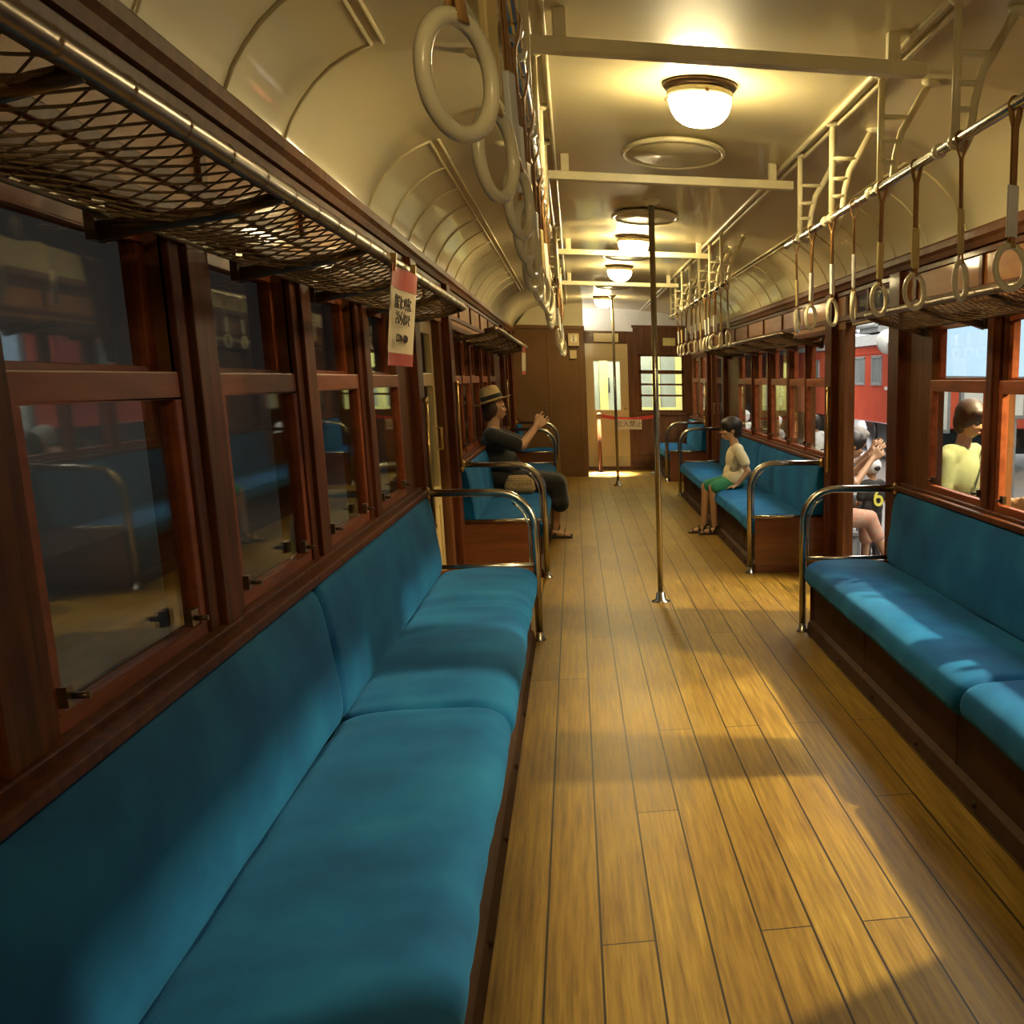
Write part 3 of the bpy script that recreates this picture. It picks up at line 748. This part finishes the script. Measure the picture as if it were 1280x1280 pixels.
# woman in the hat, on the left bench, facing across the aisle
Y = 10.85
V = lambda x, y, z: (x, Y + y, z)
hp, he, hl, HT = head(V(-.700, 0, 1.180), .112, 1, .10)
body = hp + [('cap', V(-.715, 0, 1.08), V(-.725, 0, .97), .050, .058), ('cap', V(-.73, -.11, .95), V(-.73, .11, .95), .062, .062), ('ell', V(-.715, 0, .85), (.11, .155, .16)), ('ell', V(-.685, 0, .66), (.12, .15, .14)),
    ('ell', V(-.66, 0, .535), (.14, .175, .11))]
for s in (-1, 1):
    body += [('cap', V(-.60, s * .09, .525), V(-.19, s * .085, .505), .082, .056), ('cap', V(-.19, s * .085, .50), V(-.215, s * .07, .11), .054, .036),
             ('chain', [V(-.225, s * .07, .055), V(-.16, s * .075, .035), V(-.10, s * .08, .024)], [.034, .03, .02])]
    sh, el, wr = V(-.725, s * .165, .94), V(-.47, s * .17, .855), V(-.335, s * .06, 1.03)
    body += [('cap', sh, el, .052, .042), ('cap', el, wr, .042, .027)]
    body += hand(wr, (.06, -s * .020, .06), s, (0, -s * 1, .15), .155, .55)
woman = blend('person', body, M_skin, None, .0075, 4)
tag(woman, 'woman in straw hat and black clothes seated on left bench holding up a phone', 'person')
face(woman, he, hl)
top = [('cap', V(-.735, -.10, .935), V(-.735, .10, .935), .078, .078), ('ell', V(-.715, 0, .84), (.128, .185, .17)), ('ell', V(-.675, 0, .70), (.165, .20, .13)), ('cap', V(-.60, -.13, .66), V(-.60, .13, .66), .075, .075), ('cap', V(-.53, -.12, .665), V(-.53, .12, .665), .045, .045)]
for s in (-1, 1): top.append(('chain', [V(-.725, s * .16, .935), V(-.62, s * .172, .895), V(-.53, s * .178, .868)], [.078, .078, .074]))
blend('black_top', top, M_blk, woman, .012, 4)
sk = [('ell', V(-.66, 0, .545), (.165, .21, .13))]
for s in (-1, 1): sk += [('cap', V(-.60, s * .10, .535), V(-.185, s * .095, .505), .12, .088), ('cap', V(-.185, s * .095, .49), V(-.165, s * .10, .34), .085, .085)]
sk += [('cap', V(-.165, -.12, .33), V(-.165, .12, .33), .085, .085), ('cap', V(-.185, 0, .49), V(-.17, 0, .33), .09, .09), ('cap', V(-.5, 0, .55), V(-.2, 0, .51), .10, .08)]
blend('black_skirt', sk, M_blk, woman, .012, 4)
hr = [('ell', HT(-.28, 0, .12), (.088, .086, .10)), ('ell', HT(-.55, 0, -.45), (.055, .075, .075)), ('ell', HT(-.20, -.60, -.05), (.05, .025, .08)), ('ell', HT(-.20, .60, -.05), (.05, .025, .08))]
blend('hair', hr, M_hairb, woman, .008, 2)
hat = MB(); hat.lathe([(0, .118), (.045, .120), (.074, .108), (.088, .08), (.096, .0), (.100, -.012), (.135, -.022), (.170, -.012), (.172, -.006), (.135, -.014), (.098, -.002), (.09, 0)], (0, 0, 0), 40, sy=.86)
hat = hat.build('straw_hat', M_straw, woman); hat.location = HT(-.12, 0, .66); hat.rotation_euler = (0, -.30, 0)
hb = MB().lathe([(.0985, .004), (.0985, .036), (.094, .04)], (0, 0, 0), 40, sy=.86).build('hat_band', M_blk, hat)
for s in (-1, 1):
    sd = MB().prism([(-.25, .002), (-.07, .002), (-.062, .012), (-.08, .022), (-.25, .026)], Y + s * .072 - .036, Y + s * .072 + .036)
    sd.tube([(-.14, Y + s * .072 - .04, .02), (-.13, Y + s * .072, .066), (-.14, Y + s * .072 + .04, .02)], .009, 8, flat=.4)
    sd.tube([(-.23, Y + s * .072 - .036, .03), (-.18, Y + s * .072, .10), (-.23, Y + s * .072 + .036, .03)], .009, 8)
    sd.build('sandal', M_dark, woman)
ph = empty('smartphone', V(-.262, 0, 1.135), 'slim phone held up by the woman in the straw hat', 'phone'); ph.rotation_euler = (0, .10, 0)
MB().box(-.004, .004, -.036, .036, -.072, .072).build('phone_body', M_black, ph, .003)
MB().box(-.0048, -.004, -.033, .033, -.066, .066).build('phone_screen', mat('phone_glass', (.04, .045, .05), None, 4, .1), ph)
def weave():
    m, nt, b = nodes('open_woven_straw'); br = N(nt, 'ShaderNodeTexBrick'); br.inputs['Scale'].default_value = 26
    br.inputs['Color1'].default_value = (.50, .36, .17, 1); br.inputs['Color2'].default_value = (.42, .29, .12, 1); br.inputs['Mortar'].default_value = (.09, .05, .02, 1)
    br.inputs['Mortar Size'].default_value = .035; br.inputs['Brick Width'].default_value = .5; br.inputs['Row Height'].default_value = .45
    tc = N(nt, 'ShaderNodeTexCoord'); mp = N(nt, 'ShaderNodeMapping'); mp.inputs['Rotation'].default_value = (PI / 2, 0, 0)
    L(nt, tc.outputs['Object'], mp.inputs[0]); L(nt, mp.outputs[0], br.inputs['Vector']); L(nt, br.outputs['Color'], b.inputs['Base Color'])
    bump(nt, br.outputs['Fac'], b, -.5, .004); b.inputs['Roughness'].default_value = .8; return m
bg = empty('woven_bag', V(-.50, -.30, .44), 'tan woven bag lying on the seat beside the woman in black', 'bag')
bb = blend('bag_body', [('cap', (-.085, -.02, .055), (.085, -.02, .045), .055, .05), ('cap', (-.075, -.02, .13), (.05, -.02, .13), .035, .035), ('ell', (0, -.02, .09), (.13, .05, .075))], weave(), bg, .008, 3)
for z in (.05, .085, .12):
    for i in range(9): MB().ell((-.10 + .024 * i + (z - .08) * .0, -.066 + abs(i - 4) * .0022 + (z - .085) ** 2 * 5, z), (.006, .006, .005), 6, 5).build('weave_hole', M_dark, bb)

# boy on the right bench
Y = 10.9
V = lambda x, y, z: (x, Y + y, z)
hp, he, hl, HT = head(V(1.435, 0, .985), .110, -1, -.04)
body = hp + [('cap', V(1.455, 0, .90), V(1.475, 0, .83), .042, .046), ('cap', V(1.485, -.085, .80), V(1.485, .085, .80), .046, .046), ('ell', V(1.475, 0, .70), (.085, .115, .14)), ('ell', V(1.47, 0, .56), (.085, .115, .12)), ('ell', V(1.46, 0, .485), (.10, .125, .06))]
for s, kx, fx in ((-1, 1.255, 1.19), (1, 1.20, 1.10)):
    body += [('cap', V(1.44, s * .065, .485), V(kx, s * .07, .445), .062, .046), ('cap', V(kx, s * .07, .435), V(fx + .075, s * .06, .085), .044, .028), ('chain', [V(fx + .08, s * .06, .045), V(fx + .02, s * .06, .03), V(fx - .05, s * .065, .02)], [.028, .026, .018])]
    sh, el, wr = V(1.49, s * .125, .79), V(1.575, s * .155, .60), V(1.47, s * .15, .475)
    body += [('cap', sh, el, .038, .031), ('cap', el, wr, .031, .022)] + hand(wr, (-.06, 0, -.012), s, (0, 0, -1), .11, .22)
boy = blend('person', body, M_skin, None, .0075, 4)
tag(boy, 'black-haired boy in cream t-shirt and green shorts sitting on right bench edge', 'person')
face(boy, he, hl)
sh_ = [('cap', V(1.49, -.075, .80), V(1.49, .075, .80), .060, .060), ('ell', V(1.478, 0, .70), (.095, .135, .15)), ('ell', V(1.465, 0, .58), (.105, .135, .11)), ('cap', V(1.455, -.08, .54), V(1.455, .08, .54), .085, .085), ('cap', V(1.395, -.07, .545), V(1.395, .07, .545), .04, .04)]
for s in (-1, 1): sh_.append(('chain', [V(1.49, s * .12, .79), V(1.53, s * .145, .72), V(1.545, s * .155, .685)], [.054, .053, .050]))
ts = blend('t_shirt', sh_, M_tee, boy, .009, 4)
so = [('ell', V(1.455, 0, .49), (.115, .14, .075))]
for s, kx in ((-1, 1.255), (1, 1.20)): so.append(('cap', V(1.43, s * .07, .488), V(kx + .03, s * .072, .448), .078, .068))
blend('shorts', so, M_shorts, boy, .009, 4)
pr = [('ell', V(1.462, -.133, .70), (.035, .012, .055)), ('ell', V(1.445, -.13, .63), (.045, .014, .035)), ('ell', V(1.47, -.128, .745), (.018, .012, .02))]
blend('shirt_print', pr, mat('grey_print', (.30, .25, .15), (.40, .33, .20), 30, .85), boy, .005, 1)
hr = [('ell', HT(-.12, 0, .30), (.104, .086, .092)), ('ell', HT(.30, 0, .52), (.062, .074, .045)), ('ell', HT(.55, 0, .38), (.03, .062, .03)), ('ell', HT(-.45, 0, -.15), (.058, .07, .07)), ('ell', HT(.12, -.58, .25), (.03, .024, .045)), ('ell', HT(.12, .58, .25), (.03, .024, .045))]
blend('hair', hr, M_hair, boy, .007, 2)
for s, fx in ((-1, 1.19), (1, 1.10)):
    y = Y + s * .062
    sd = MB().prism([(fx + .11, .001), (fx - .075, .001), (fx - .085, .012), (fx - .06, .018), (fx + .11, .022)], y - .034, y + .034)
    for x, z in ((fx - .03, .048), (fx + .03, .068)): sd.tube([(x, y - .036, .016), (x - .004, y - .018, z - .008), (x - .006, y, z), (x - .004, y + .018, z - .008), (x, y + .036, .016)], .011, 8, flat=.45)
    sd.tube([(fx + .06, y - .034, .02), (fx + .09, y - .02, .075), (fx + .115, y, .08), (fx + .09, y + .02, .075), (fx + .06, y + .034, .02)], .011, 8)
    sd.build('sandal', M_dark, boy)

# ------------------------------------------------------------------ museum hall outside
GZ = -.28
struct(MB().box(WR + .12, 30, -12, 60, GZ - .2, GZ).build('ground_hall', mat('hall_floor', (.16, .15, .14), None, 1.5, .5)))
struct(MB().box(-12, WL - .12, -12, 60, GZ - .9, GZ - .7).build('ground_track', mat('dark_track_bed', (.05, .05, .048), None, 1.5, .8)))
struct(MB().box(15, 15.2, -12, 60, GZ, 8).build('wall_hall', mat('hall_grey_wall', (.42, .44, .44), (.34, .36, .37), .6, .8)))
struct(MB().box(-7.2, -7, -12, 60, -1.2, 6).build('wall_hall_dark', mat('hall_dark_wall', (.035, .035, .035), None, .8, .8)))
def figure(x, y, h, rot, top_m, leg_m, hair_m, label, skirt=False, arm=.35, lean=0, gz=None):
    """standing adult or child; faces its local +x"""
    gz = GZ if gz is None else gz; k = h / 1.6
    p = lambda a, b, c: (a * k + lean * max(0, c - .8) * k, b * k, c * k)
    hp, he, hl, HT = head(p(.03, 0, 1.49), .112 * k ** (.6 if k > .68 else .35), 1, -.25 if lean else 0)
    bd = hp + [('cap', p(.0, 0, 1.40), p(-.01, 0, 1.30), .05 * k, .055 * k), ('cap', p(-.01, -.13, 1.27), p(-.01, .13, 1.27), .06 * k, .06 * k), ('ell', p(0, 0, 1.12), (.11 * k, .15 * k, .2 * k)), ('ell', p(0, 0, .88), (.11 * k, .155 * k, .14 * k))]
    for s in (-1, 1):
        bd += [('cap', p(0, s * .085, .84), p(.01, s * .085, .45), .078 * k, .05 * k), ('cap', p(.01, s * .085, .45), p(-.01, s * .085, .08), .05 * k, .034 * k), ('chain', [p(-.02, s * .085, .045), p(.06, s * .09, .035), p(.15, s * .095, .022)], [.035 * k, .034 * k, .022 * k])]
        e, w = p(.02, s * .22, 1.0), p(arm * .75, s * .17, .92 + arm * .1)
        bd += [('cap', p(0, s * .18, 1.25), e, .048 * k, .038 * k), ('cap', e, w, .036 * k, .026 * k)] + hand(w, (1, 0, -.4), s, (0, -s, 0), .155 * k, .45)
    o = blend('person', bd, M_skin, None, .010, 3); face(o, he, hl)
    tp = [('cap', p(-.01, -.13, 1.265), p(-.01, .13, 1.265), .075 * k, .075 * k), ('ell', p(0, 0, 1.12), (.135 * k, .18 * k, .2 * k)), ('ell', p(0, 0, .9), (.14 * k, .185 * k, .15 * k))]
    for s in (-1, 1): tp.append(('cap', p(0, s * .18, 1.245), p(.015, s * .215, 1.06), .068 * k, .07 * k))
    if skirt:
        tp += [('chain', [p(0, -.05, .88), p(0, -.07, .4)], [.15 * k, .17 * k]), ('chain', [p(0, .05, .88), p(0, .07, .4)], [.15 * k, .17 * k])]
        blend('dress', tp, top_m, o, .014, 4)
    else:
        blend('top', tp, top_m, o, .014, 4)
        tr = [('ell', p(0, 0, .82), (.13 * k, .165 * k, .11 * k))] + [('cap', p(0, s * .085, .8), p(0, s * .088, .12), .09 * k, .065 * k) for s in (-1, 1)]
        blend('trousers', tr, leg_m, o, .014, 4)
    r_ = .112 * k ** .6
    if hair_m: blend('hair', [('ell', HT(-.12, 0, .30), (r_ * .98, r_ * .86, r_ * .92)), ('ell', HT(-.45, 0, -.25), (r_ * .58, r_ * .76, r_ * .8)), ('ell', HT(.42, 0, .52), (r_ * .5, r_ * .70, r_ * .40)), ('ell', HT(.0, -.62, .05), (r_ * .42, r_ * .22, r_ * .5)), ('ell', HT(.0, .62, .05), (r_ * .42, r_ * .22, r_ * .5))], hair_m, o, .009, 2)
    for s in (-1, 1): prim_mesh([('ell', p(.05, s * .09, .03), (.13 * k, .05 * k, .035 * k))]).build('shoe', M_dark, o)
    o.location = (x, y, gz); o.rotation_euler = (0, 0, rot); tag(o, label, 'person'); return o, HT, p
o, HT, p = figure(2.42, 7.15, 1.60, -.95, M_ydress, M_blk, M_hairb, 'woman in yellow-green dress with black cross strap outside the right window', True, .45, .10)
MB().tube([p(-.02, .17, 1.33), p(.12, .07, 1.24), p(.155, -.03, 1.1), p(.165, -.10, .95), p(.15, -.17, .82), p(.05, -.2, .78)], .011, 8, flat=.4).tube([p(-.02, .17, 1.33), p(-.13, .06, 1.2), p(-.155, -.1, .95), p(-.05, -.2, .79)], .011, 8, flat=.4).build('shoulder_strap', M_black, o)
o, HT, p = figure(2.74, 10.55, .98, 1.9, M_dtop, M_dtop, None, 'child in white cap and dark jersey with yellow 6, seen through the right doorway', False, .2)
r_ = .112 * (0.98 / 1.6) ** .35
cp = blend('white_cap', [('ell', HT(-.10, 0, .30), (r_ * 1.0, r_ * .88, r_ * .86)), ('ell', HT(-.5, 0, -.15), (r_ * .5, r_ * .6, r_ * .3)), ('ell', HT(.75, 0, .30), (r_ * .5, r_ * .6, r_ * .08))], M_wtop, o, .008, 2)
prim_mesh([('ell', HT(-1.02, 0, .12), (r_ * .16, r_ * .36, r_ * .26))]).build('cap_opening', M_hair, cp)
text('jersey_number', '6', .26, M_yel, o, p(-.165, 0, 1.06), (PI / 2, 0, -PI / 2), thick=.004)
# two seated visitors on low benches outside the doorway
def seated(x0, Y, trou, shirt, hair_m, label, raised, blabel):
    V = lambda x, y, z: (x0 + x - 2.05, Y + y - .16, z + GZ)
    hp, he, hl, HT = head(V(2.30, .20, 1.16), .112, 1, -.4)
    body = hp + [('cap', V(2.22, .18, 1.07), V(2.14, .17, .98), .05, .056), ('cap', V(2.13, .02, .95), V(2.13, .32, .95), .06, .06), ('ell', V(2.09, .17, .80), (.11, .15, .17)), ('ell', V(2.05, .16, .58), (.13, .17, .14))]
    KN = {-1: (V(2.42, .07, .52), V(2.58, .06, .17)) if raised else (V(2.45, .06, .50), V(2.45, .06, .09)), 1: (V(2.45, .28, .50), V(2.43, .28, .09))}
    for s in (-1, 1):
        kn, an = KN[s]
        body += [('cap', V(2.06, .16 + s * .09, .52), kn, .082, .056), ('cap', kn, an, .054, .034), ('chain', [an, (an[0] + .08, an[1], an[2] - .03), (an[0] + .16, an[1], an[2] - .05)], [.034, .03, .022])]
        el, wr = V(2.26, .16 + s * .20, .84), V(2.46, .18 + s * .06, 1.06)
        body += [('cap', V(2.13, .17 + s * .16, .93), el, .048, .038), ('cap', el, wr, .036, .026)] + hand(wr, (.6, 0, .5), s, (0, -s, 0), .155, .5)
    o = blend('person', body, M_skin, None, .010, 3); face(o, he, hl); tag(o, label, 'person')
    blend('shirt', [('cap', V(2.13, .03, .94), V(2.13, .31, .94), .077, .077), ('ell', V(2.09, .17, .80), (.135, .19, .18)), ('ell', V(2.05, .16, .62), (.15, .2, .13))] + [('cap', V(2.13, .17 + s * .16, .93), V(2.19, .16 + s * .19, .87), .066, .066) for s in (-1, 1)], shirt, o, .013, 4)
    tr = [('ell', V(2.06, .16, .53), (.16, .2, .11))]
    for s in (-1, 1):
        kn, an = Vector(KN[s][0]), Vector(KN[s][1])
        tr += [('cap', V(2.06, .16 + s * .09, .53), kn, .10, .078), ('cap', kn, kn.lerp(an, .45), .075, .067)]
    blend('trousers', tr, trou, o, .013, 4)
    blend('hair', [('ell', HT(-.15, 0, .28), (.104, .09, .098)), ('ell', HT(-.45, 0, -.2), (.06, .075, .075)), ('ell', HT(.3, 0, .6), (.06, .07, .04))], hair_m, o, .009, 2)
    for s in (-1, 1):
        an = KN[s][1]; prim_mesh([('ell', (an[0] + .08, an[1], an[2] - .05), (.13, .045, .04))]).build('shoe', M_wtop, o)
    b = empty('hall_bench', (x0, Y, GZ), blabel, 'bench')
    MB().box(-.16, .22, -.3, .3, .39, .43).build('seat', M_chair, b, .006)
    for x in (-.13, .19):
        for y in (-.26, .26): MB().box(x - .02, x + .02, y - .02, y + .02, 0, .39).build('leg', M_grey, b)
seated(2.18, 10.0, M_peach, M_dtop, M_hair, 'person in peach trousers seated with one knee raised, low in the right doorway', True, 'low grey bench under the person in peach trousers')
seated(2.50, 11.15, M_dtop, M_dtop, mat('grey_hair', (.34, .30, .26), None, 40, .6), 'grey-haired person in dark clothes with raised forearms beyond the right doorway', False, 'low grey bench under the grey-haired person')
figure(3.35, 16.2, 1.22, 2.0, M_wtop, M_dtop, M_hair, 'distant visitor in a white top seen through the window beside the pale pane', False, .3)
figure(3.25, 18.9, 1.12, .6, M_gtop, M_gtop, mat('white_sun_hat_hair', (.8, .79, .76), None, 9, .7), 'distant visitor in grey with a white head covering behind the middle window', False, .2)
figure(3.10, 21.4, 1.14, 1.4, M_wtop, M_gtop, M_wtop, 'distant visitor in white with pale cap behind the boy, near the red vehicle', False, .2)
# red locomotive
def loco():
    r = empty('red_locomotive', (6.5, 21.5, GZ), 'red railway vehicle with white number standing outside in the hall', 'train')
    b = MB(); z0, z1, Ln = .82, 2.48, 24
    b.box(0, 2.7, 0, Ln, z0, z1); b.build('body', M_red, r, .03)
    rf = MB().prism([(-.06, 2.48), (2.76, 2.48), (2.55, 2.72), (1.9, 2.84), (.8, 2.84), (.15, 2.72)], -.1, Ln + .1); rf.build('roof', M_grey, r, .01)
    MB().box(-.012, 0, .1, Ln - .1, 2.30, 2.34).box(-.012, 0, .1, Ln - .1, z0 + .02, z0 + .06).build('body_rib', M_red, r)
    MB().box(.2, 2.5, .6, Ln - .6, .30, z0).build('underframe', M_black, r)
    for y in (2.2, 4.4, 8, 16, 20, 22):
        MB().lathe([(0, -.06), (.42, -.06), (.45, -.02), (.45, .05), (0, .05)], (.22, y, .45), 28, 'x').build('wheel', M_black, r)
    for y in (1.4, 2.9, 4.4, 9.5, 15.8):
        w = MB(); w.box(-.02, .01, y, y + .06, 1.66, 2.24).box(-.02, .01, y + .84, y + .9, 1.66, 2.24).box(-.02, .01, y, y + .9, 1.62, 1.68).box(-.02, .01, y, y + .9, 2.2, 2.26)
        w = w.build('side_window', M_grey, r, .006)
        MB().box(-.008, -.004, y + .05, y + .85, 1.68, 2.2).build('pane', M_gl2, w)
    MB().box(-.02, 0, .8, 2.6, 1.53, 1.60).build('white_plate', M_white, r)
    text('number', '8 71', .42, M_white, r, (-.008, 15.4, 1.35), (PI / 2, 0, -PI / 2), thick=.004)
    MB().box(-.02, 0, 15.3, 16.1, .92, 1.18).build('notice_board', M_white, r)
    for y in (1.0, 5.2, 10, 18):
        q = MB().box(.5, 2.2, y, y + 1.8, 2.84, 2.98); q.tube([(.45, y, 3.0), (.45, y + 1.8, 3.0)], .05).tube([(1.2, y, 3.05), (1.2, y + 1.8, 3.05)], .05)
        q.build('roof_gear', M_grey, r)
    lp = MB().lathe([(0, -.05), (.24, -.05), (.26, 0), (.24, .06), (0, .06)], (-.02, 2.35, 2.52), 28, 'y').build('reflection_disc', mat('pale_disc', (.62, .64, .62), None, 3, .4), r)  # pale disc standing in for a round light reflection
    return r
M_gl2 = mat('dusty_glass', (.32, .35, .34), (.22, .25, .26), 2, .2)
loco()
# dark steam machine in the nearer right window, boards and lamps of the hall
r = empty('black_locomotive', (4.3, 6.0, GZ), 'black machine with pale pipes outside the rightmost window', 'train')
MB().box(.1, 1.9, 0, 4.4, .5, 1.62).build('body', M_black, r, .03)
MB().lathe([(0, 0), (.62, 0), (.66, .05), (.66, 4.2), (0, 4.2)], (1.0, .1, 1.35), 32, 'y').build('boiler', M_black, r)
for y in (.7, 2.2, 3.7): MB().lathe([(0, -.05), (.5, -.05), (.52, .04), (0, .04)], (.05, y, .52), 28, 'x').build('wheel', M_black, r)
for pts in ([(.02, 2.6, 1.58), (.02, 3.4, 1.95)], [(.02, 3.4, 1.72), (.02, 3.0, 1.40)], [(.05, 2.2, 1.2), (.0, 2.9, 1.32), (.05, 3.6, 1.3)], [(.05, 2.4, .9), (.0, 3.3, .95)], [(.0, 2.0, .3), (.0, 2.6, .9)]):
    MB().tube(pts, .02, 8).build('pipe', M_grey, r)
MB().lathe([(0, -.05), (.1, -.05), (.12, 0), (.1, .05), (0, .05)], (0, 3.3, 1.28), 18, 'x').build('valve_wheel', M_grey, r)
def board(x0, x1, y, z0, z1, m, label, name='display_board'):
    r = empty(name, ((x0 + x1) / 2, y, GZ), label, 'board'); w = (x1 - x0) / 2
    MB().box(-w - .05, w + .05, .0, .08, z0 - GZ - .05, z1 - GZ + .05).build('frame', M_grey, r, .006)
    MB().box(-w, w, -.008, .0, z0 - GZ, z1 - GZ).build('board_face', m, r)
    for x in (-w + .1, w - .1): MB().box(x - .03, x + .03, .02, .06, 0, z0 - GZ - .04).build('leg', M_grey, r)
    return r
b = board(4.55, 6.9, 15.5, 1.52, 2.75, M_glowboard, 'large bright pale blue board above the heads outside the right windows')
MB().box(-.75, -.35, -.06, -.01, 2.68, 2.74).build('tube_lamp', M_tube, b)
board(4.50, 4.98, 15.2, .80, 1.32, M_white, 'small white notice left of the head of the woman in yellow-green')
board(5.15, 6.0, 15.0, 1.0, 1.30, M_white, 'wide white notice above the head of the woman in yellow-green')

# neighbouring carriage seen through the end door and window
w = MB(); e2 = 20.6
for x0, x1, z0, z1 in ((-.9, .25, 0, 2.6), (.25, .80, 0, .85), (.25, .80, 1.75, 2.6), (.80, 1.0, 0, 2.6), (1.0, 1.75, 0, .95), (1.0, 1.75, 1.85, 2.6), (1.75, 2.0, 0, 2.6)): w.box(x0, x1, e2, e2 + .05, z0, z1)
w.box(.44, .58, e2, e2 + .04, .85, 1.75).box(1.34, 1.48, e2, e2 + .04, .95, 1.85)
r = empty('neighbour_carriage', (0, 0, 0), 'pale green carriage end seen through the end door glass', 'train')
w.build('end_wall', M_ppl, r, .004)
MB().box(.25, .80, e2 + .03, e2 + .04, .85, 1.75).box(1.0, 1.75, e2 + .03, e2 + .04, .95, 1.85).build('window_pane', M_gl2, r)
MB().box(-.9, 2.0, 19.2, 20.6, -.1, 0).build('gangway_floor', M_grey, r)
MB().tube([(.60, e2 - .05, 1.2), (.60, e2 - .05, 1.45)], .012).build('handle', M_black, r)

# ------------------------------------------------------------------ light
def area(name, loc, target, sx_, sy_, power, col, spread=PI):
    l = bpy.data.lights.new(name, 'AREA'); l.shape = 'RECTANGLE'; l.size = sx_; l.size_y = sy_; l.energy = power; l.color = col; l.spread = spread
    o = bpy.data.objects.new(name, l); COL.objects.link(o); o.location = loc
    o.rotation_euler = (Vector(target) - Vector(loc)).to_track_quat('-Z', 'Y').to_euler(); return o
def spot(name, loc, target, power, col, ang, size=.05, blend_=.3):
    l = bpy.data.lights.new(name, 'SPOT'); l.energy = power; l.color = col; l.spot_size = ang; l.spot_blend = blend_; l.shadow_soft_size = size
    o = bpy.data.objects.new(name, l); COL.objects.link(o); o.location = loc
    o.rotation_euler = (Vector(target) - Vector(loc)).to_track_quat('-Z', 'Y').to_euler(); return o
WARM = (1.0, .82, .46)
spot('hall_spot', (3.15, 3.76, 2.25), (.2, 3.4, .2), 560, WARM, 1.72, .04)
spot('hall_spot', (3.15, 6.5, 2.3), (1.0, 6.5, .0), 320, WARM, 1.25, .04)
area('hall_ceiling_light', (6.0, 14, 6.5), (6.0, 14, 0), 3, 24, 1300, (1, .95, .86))
area('hall_ceiling_light', (3.4, 8.0, 4.6), (3.2, 8.2, 0), 1.2, 6, 85, (1, .95, .85))
area('gangway_light', (.6, 19.8, 2.5), (.6, 19.9, 0), 1.6, .5, 80, (1.0, .95, .62))
area('end_light', (.48, 18.45, 2.44), (.46, 18.1, 0), .58, .7, 40, (1.0, .96, .85), .22)  # added unseen panel, narrow spread shaped to make the bright floor patch
area('end_light', (-.3, 18.4, 2.2), (1.2, 18.9, 2.3), .3, .5, 10, (1.0, .95, .88))
area('hall_wall_fill', (11, 30, 6.5), (15, 32, 2.5), 2, 20, 2600, (.95, .97, 1.0))  # added wash that only brightens the far hall wall
area('hall_vehicle_fill', (4.6, 28, 5.2), (6.5, 28, 1.3), .6, 14, 420, (1, .95, .88))  # added fill to brighten the side of the red vehicle
area('hall_lamp_left', (-4.5, 9, 5), (-3, 9, 0), 2, 10, 40, (.8, .95, 1))
l = bpy.data.lights.new('car_lamp_behind', 'POINT'); l.energy = 30; l.color = LAMP; l.shadow_soft_size = .11
o = bpy.data.objects.new('car_lamp_behind', l); COL.objects.link(o); o.location = (XC, -1.25, 2.34)
W = bpy.data.worlds.new('world'); S.world = W; W.use_nodes = True
W.node_tree.nodes['Background'].inputs[0].default_value = (.5, .55, .6, 1); W.node_tree.nodes['Background'].inputs[1].default_value = .015

# ------------------------------------------------------------------ camera
f_, px_, py_, yaw, pitch, roll, H = 1424.32, 1034.23, 805.887, -.2159, .2283, .0093, 1.45
c, s = math.cos, math.sin
Ry = Matrix(((c(yaw), s(yaw), 0), (-s(yaw), c(yaw), 0), (0, 0, 1)))
Bm = Matrix(((1, 0, 0), (0, 0, -1), (0, 1, 0)))
Rp = Matrix(((1, 0, 0), (0, c(pitch), -s(pitch)), (0, s(pitch), c(pitch))))
Rr = Matrix(((c(roll), -s(roll), 0), (s(roll), c(roll), 0), (0, 0, 1)))
R = Rr @ Rp @ Bm @ Ry
cam = bpy.data.cameras.new('camera'); co = bpy.data.objects.new('camera', cam); COL.objects.link(co)
co.matrix_world = Matrix(((R[0][0], -R[1][0], -R[2][0], 0), (R[0][1], -R[1][1], -R[2][1], 0), (R[0][2], -R[1][2], -R[2][2], H), (0, 0, 0, 1)))
cam.sensor_width = 36; cam.lens = f_ / 1280 * 36; cam.shift_x = (640 - px_) / 1280; cam.shift_y = (py_ - 640) / 1280; cam.clip_start = .02
S.camera = co
S.view_settings.view_transform = 'Standard'; S.view_settings.look = 'None'; S.view_settings.gamma = 1; S.view_settings.use_curve_mapping = False
S.view_settings.exposure = 0.9
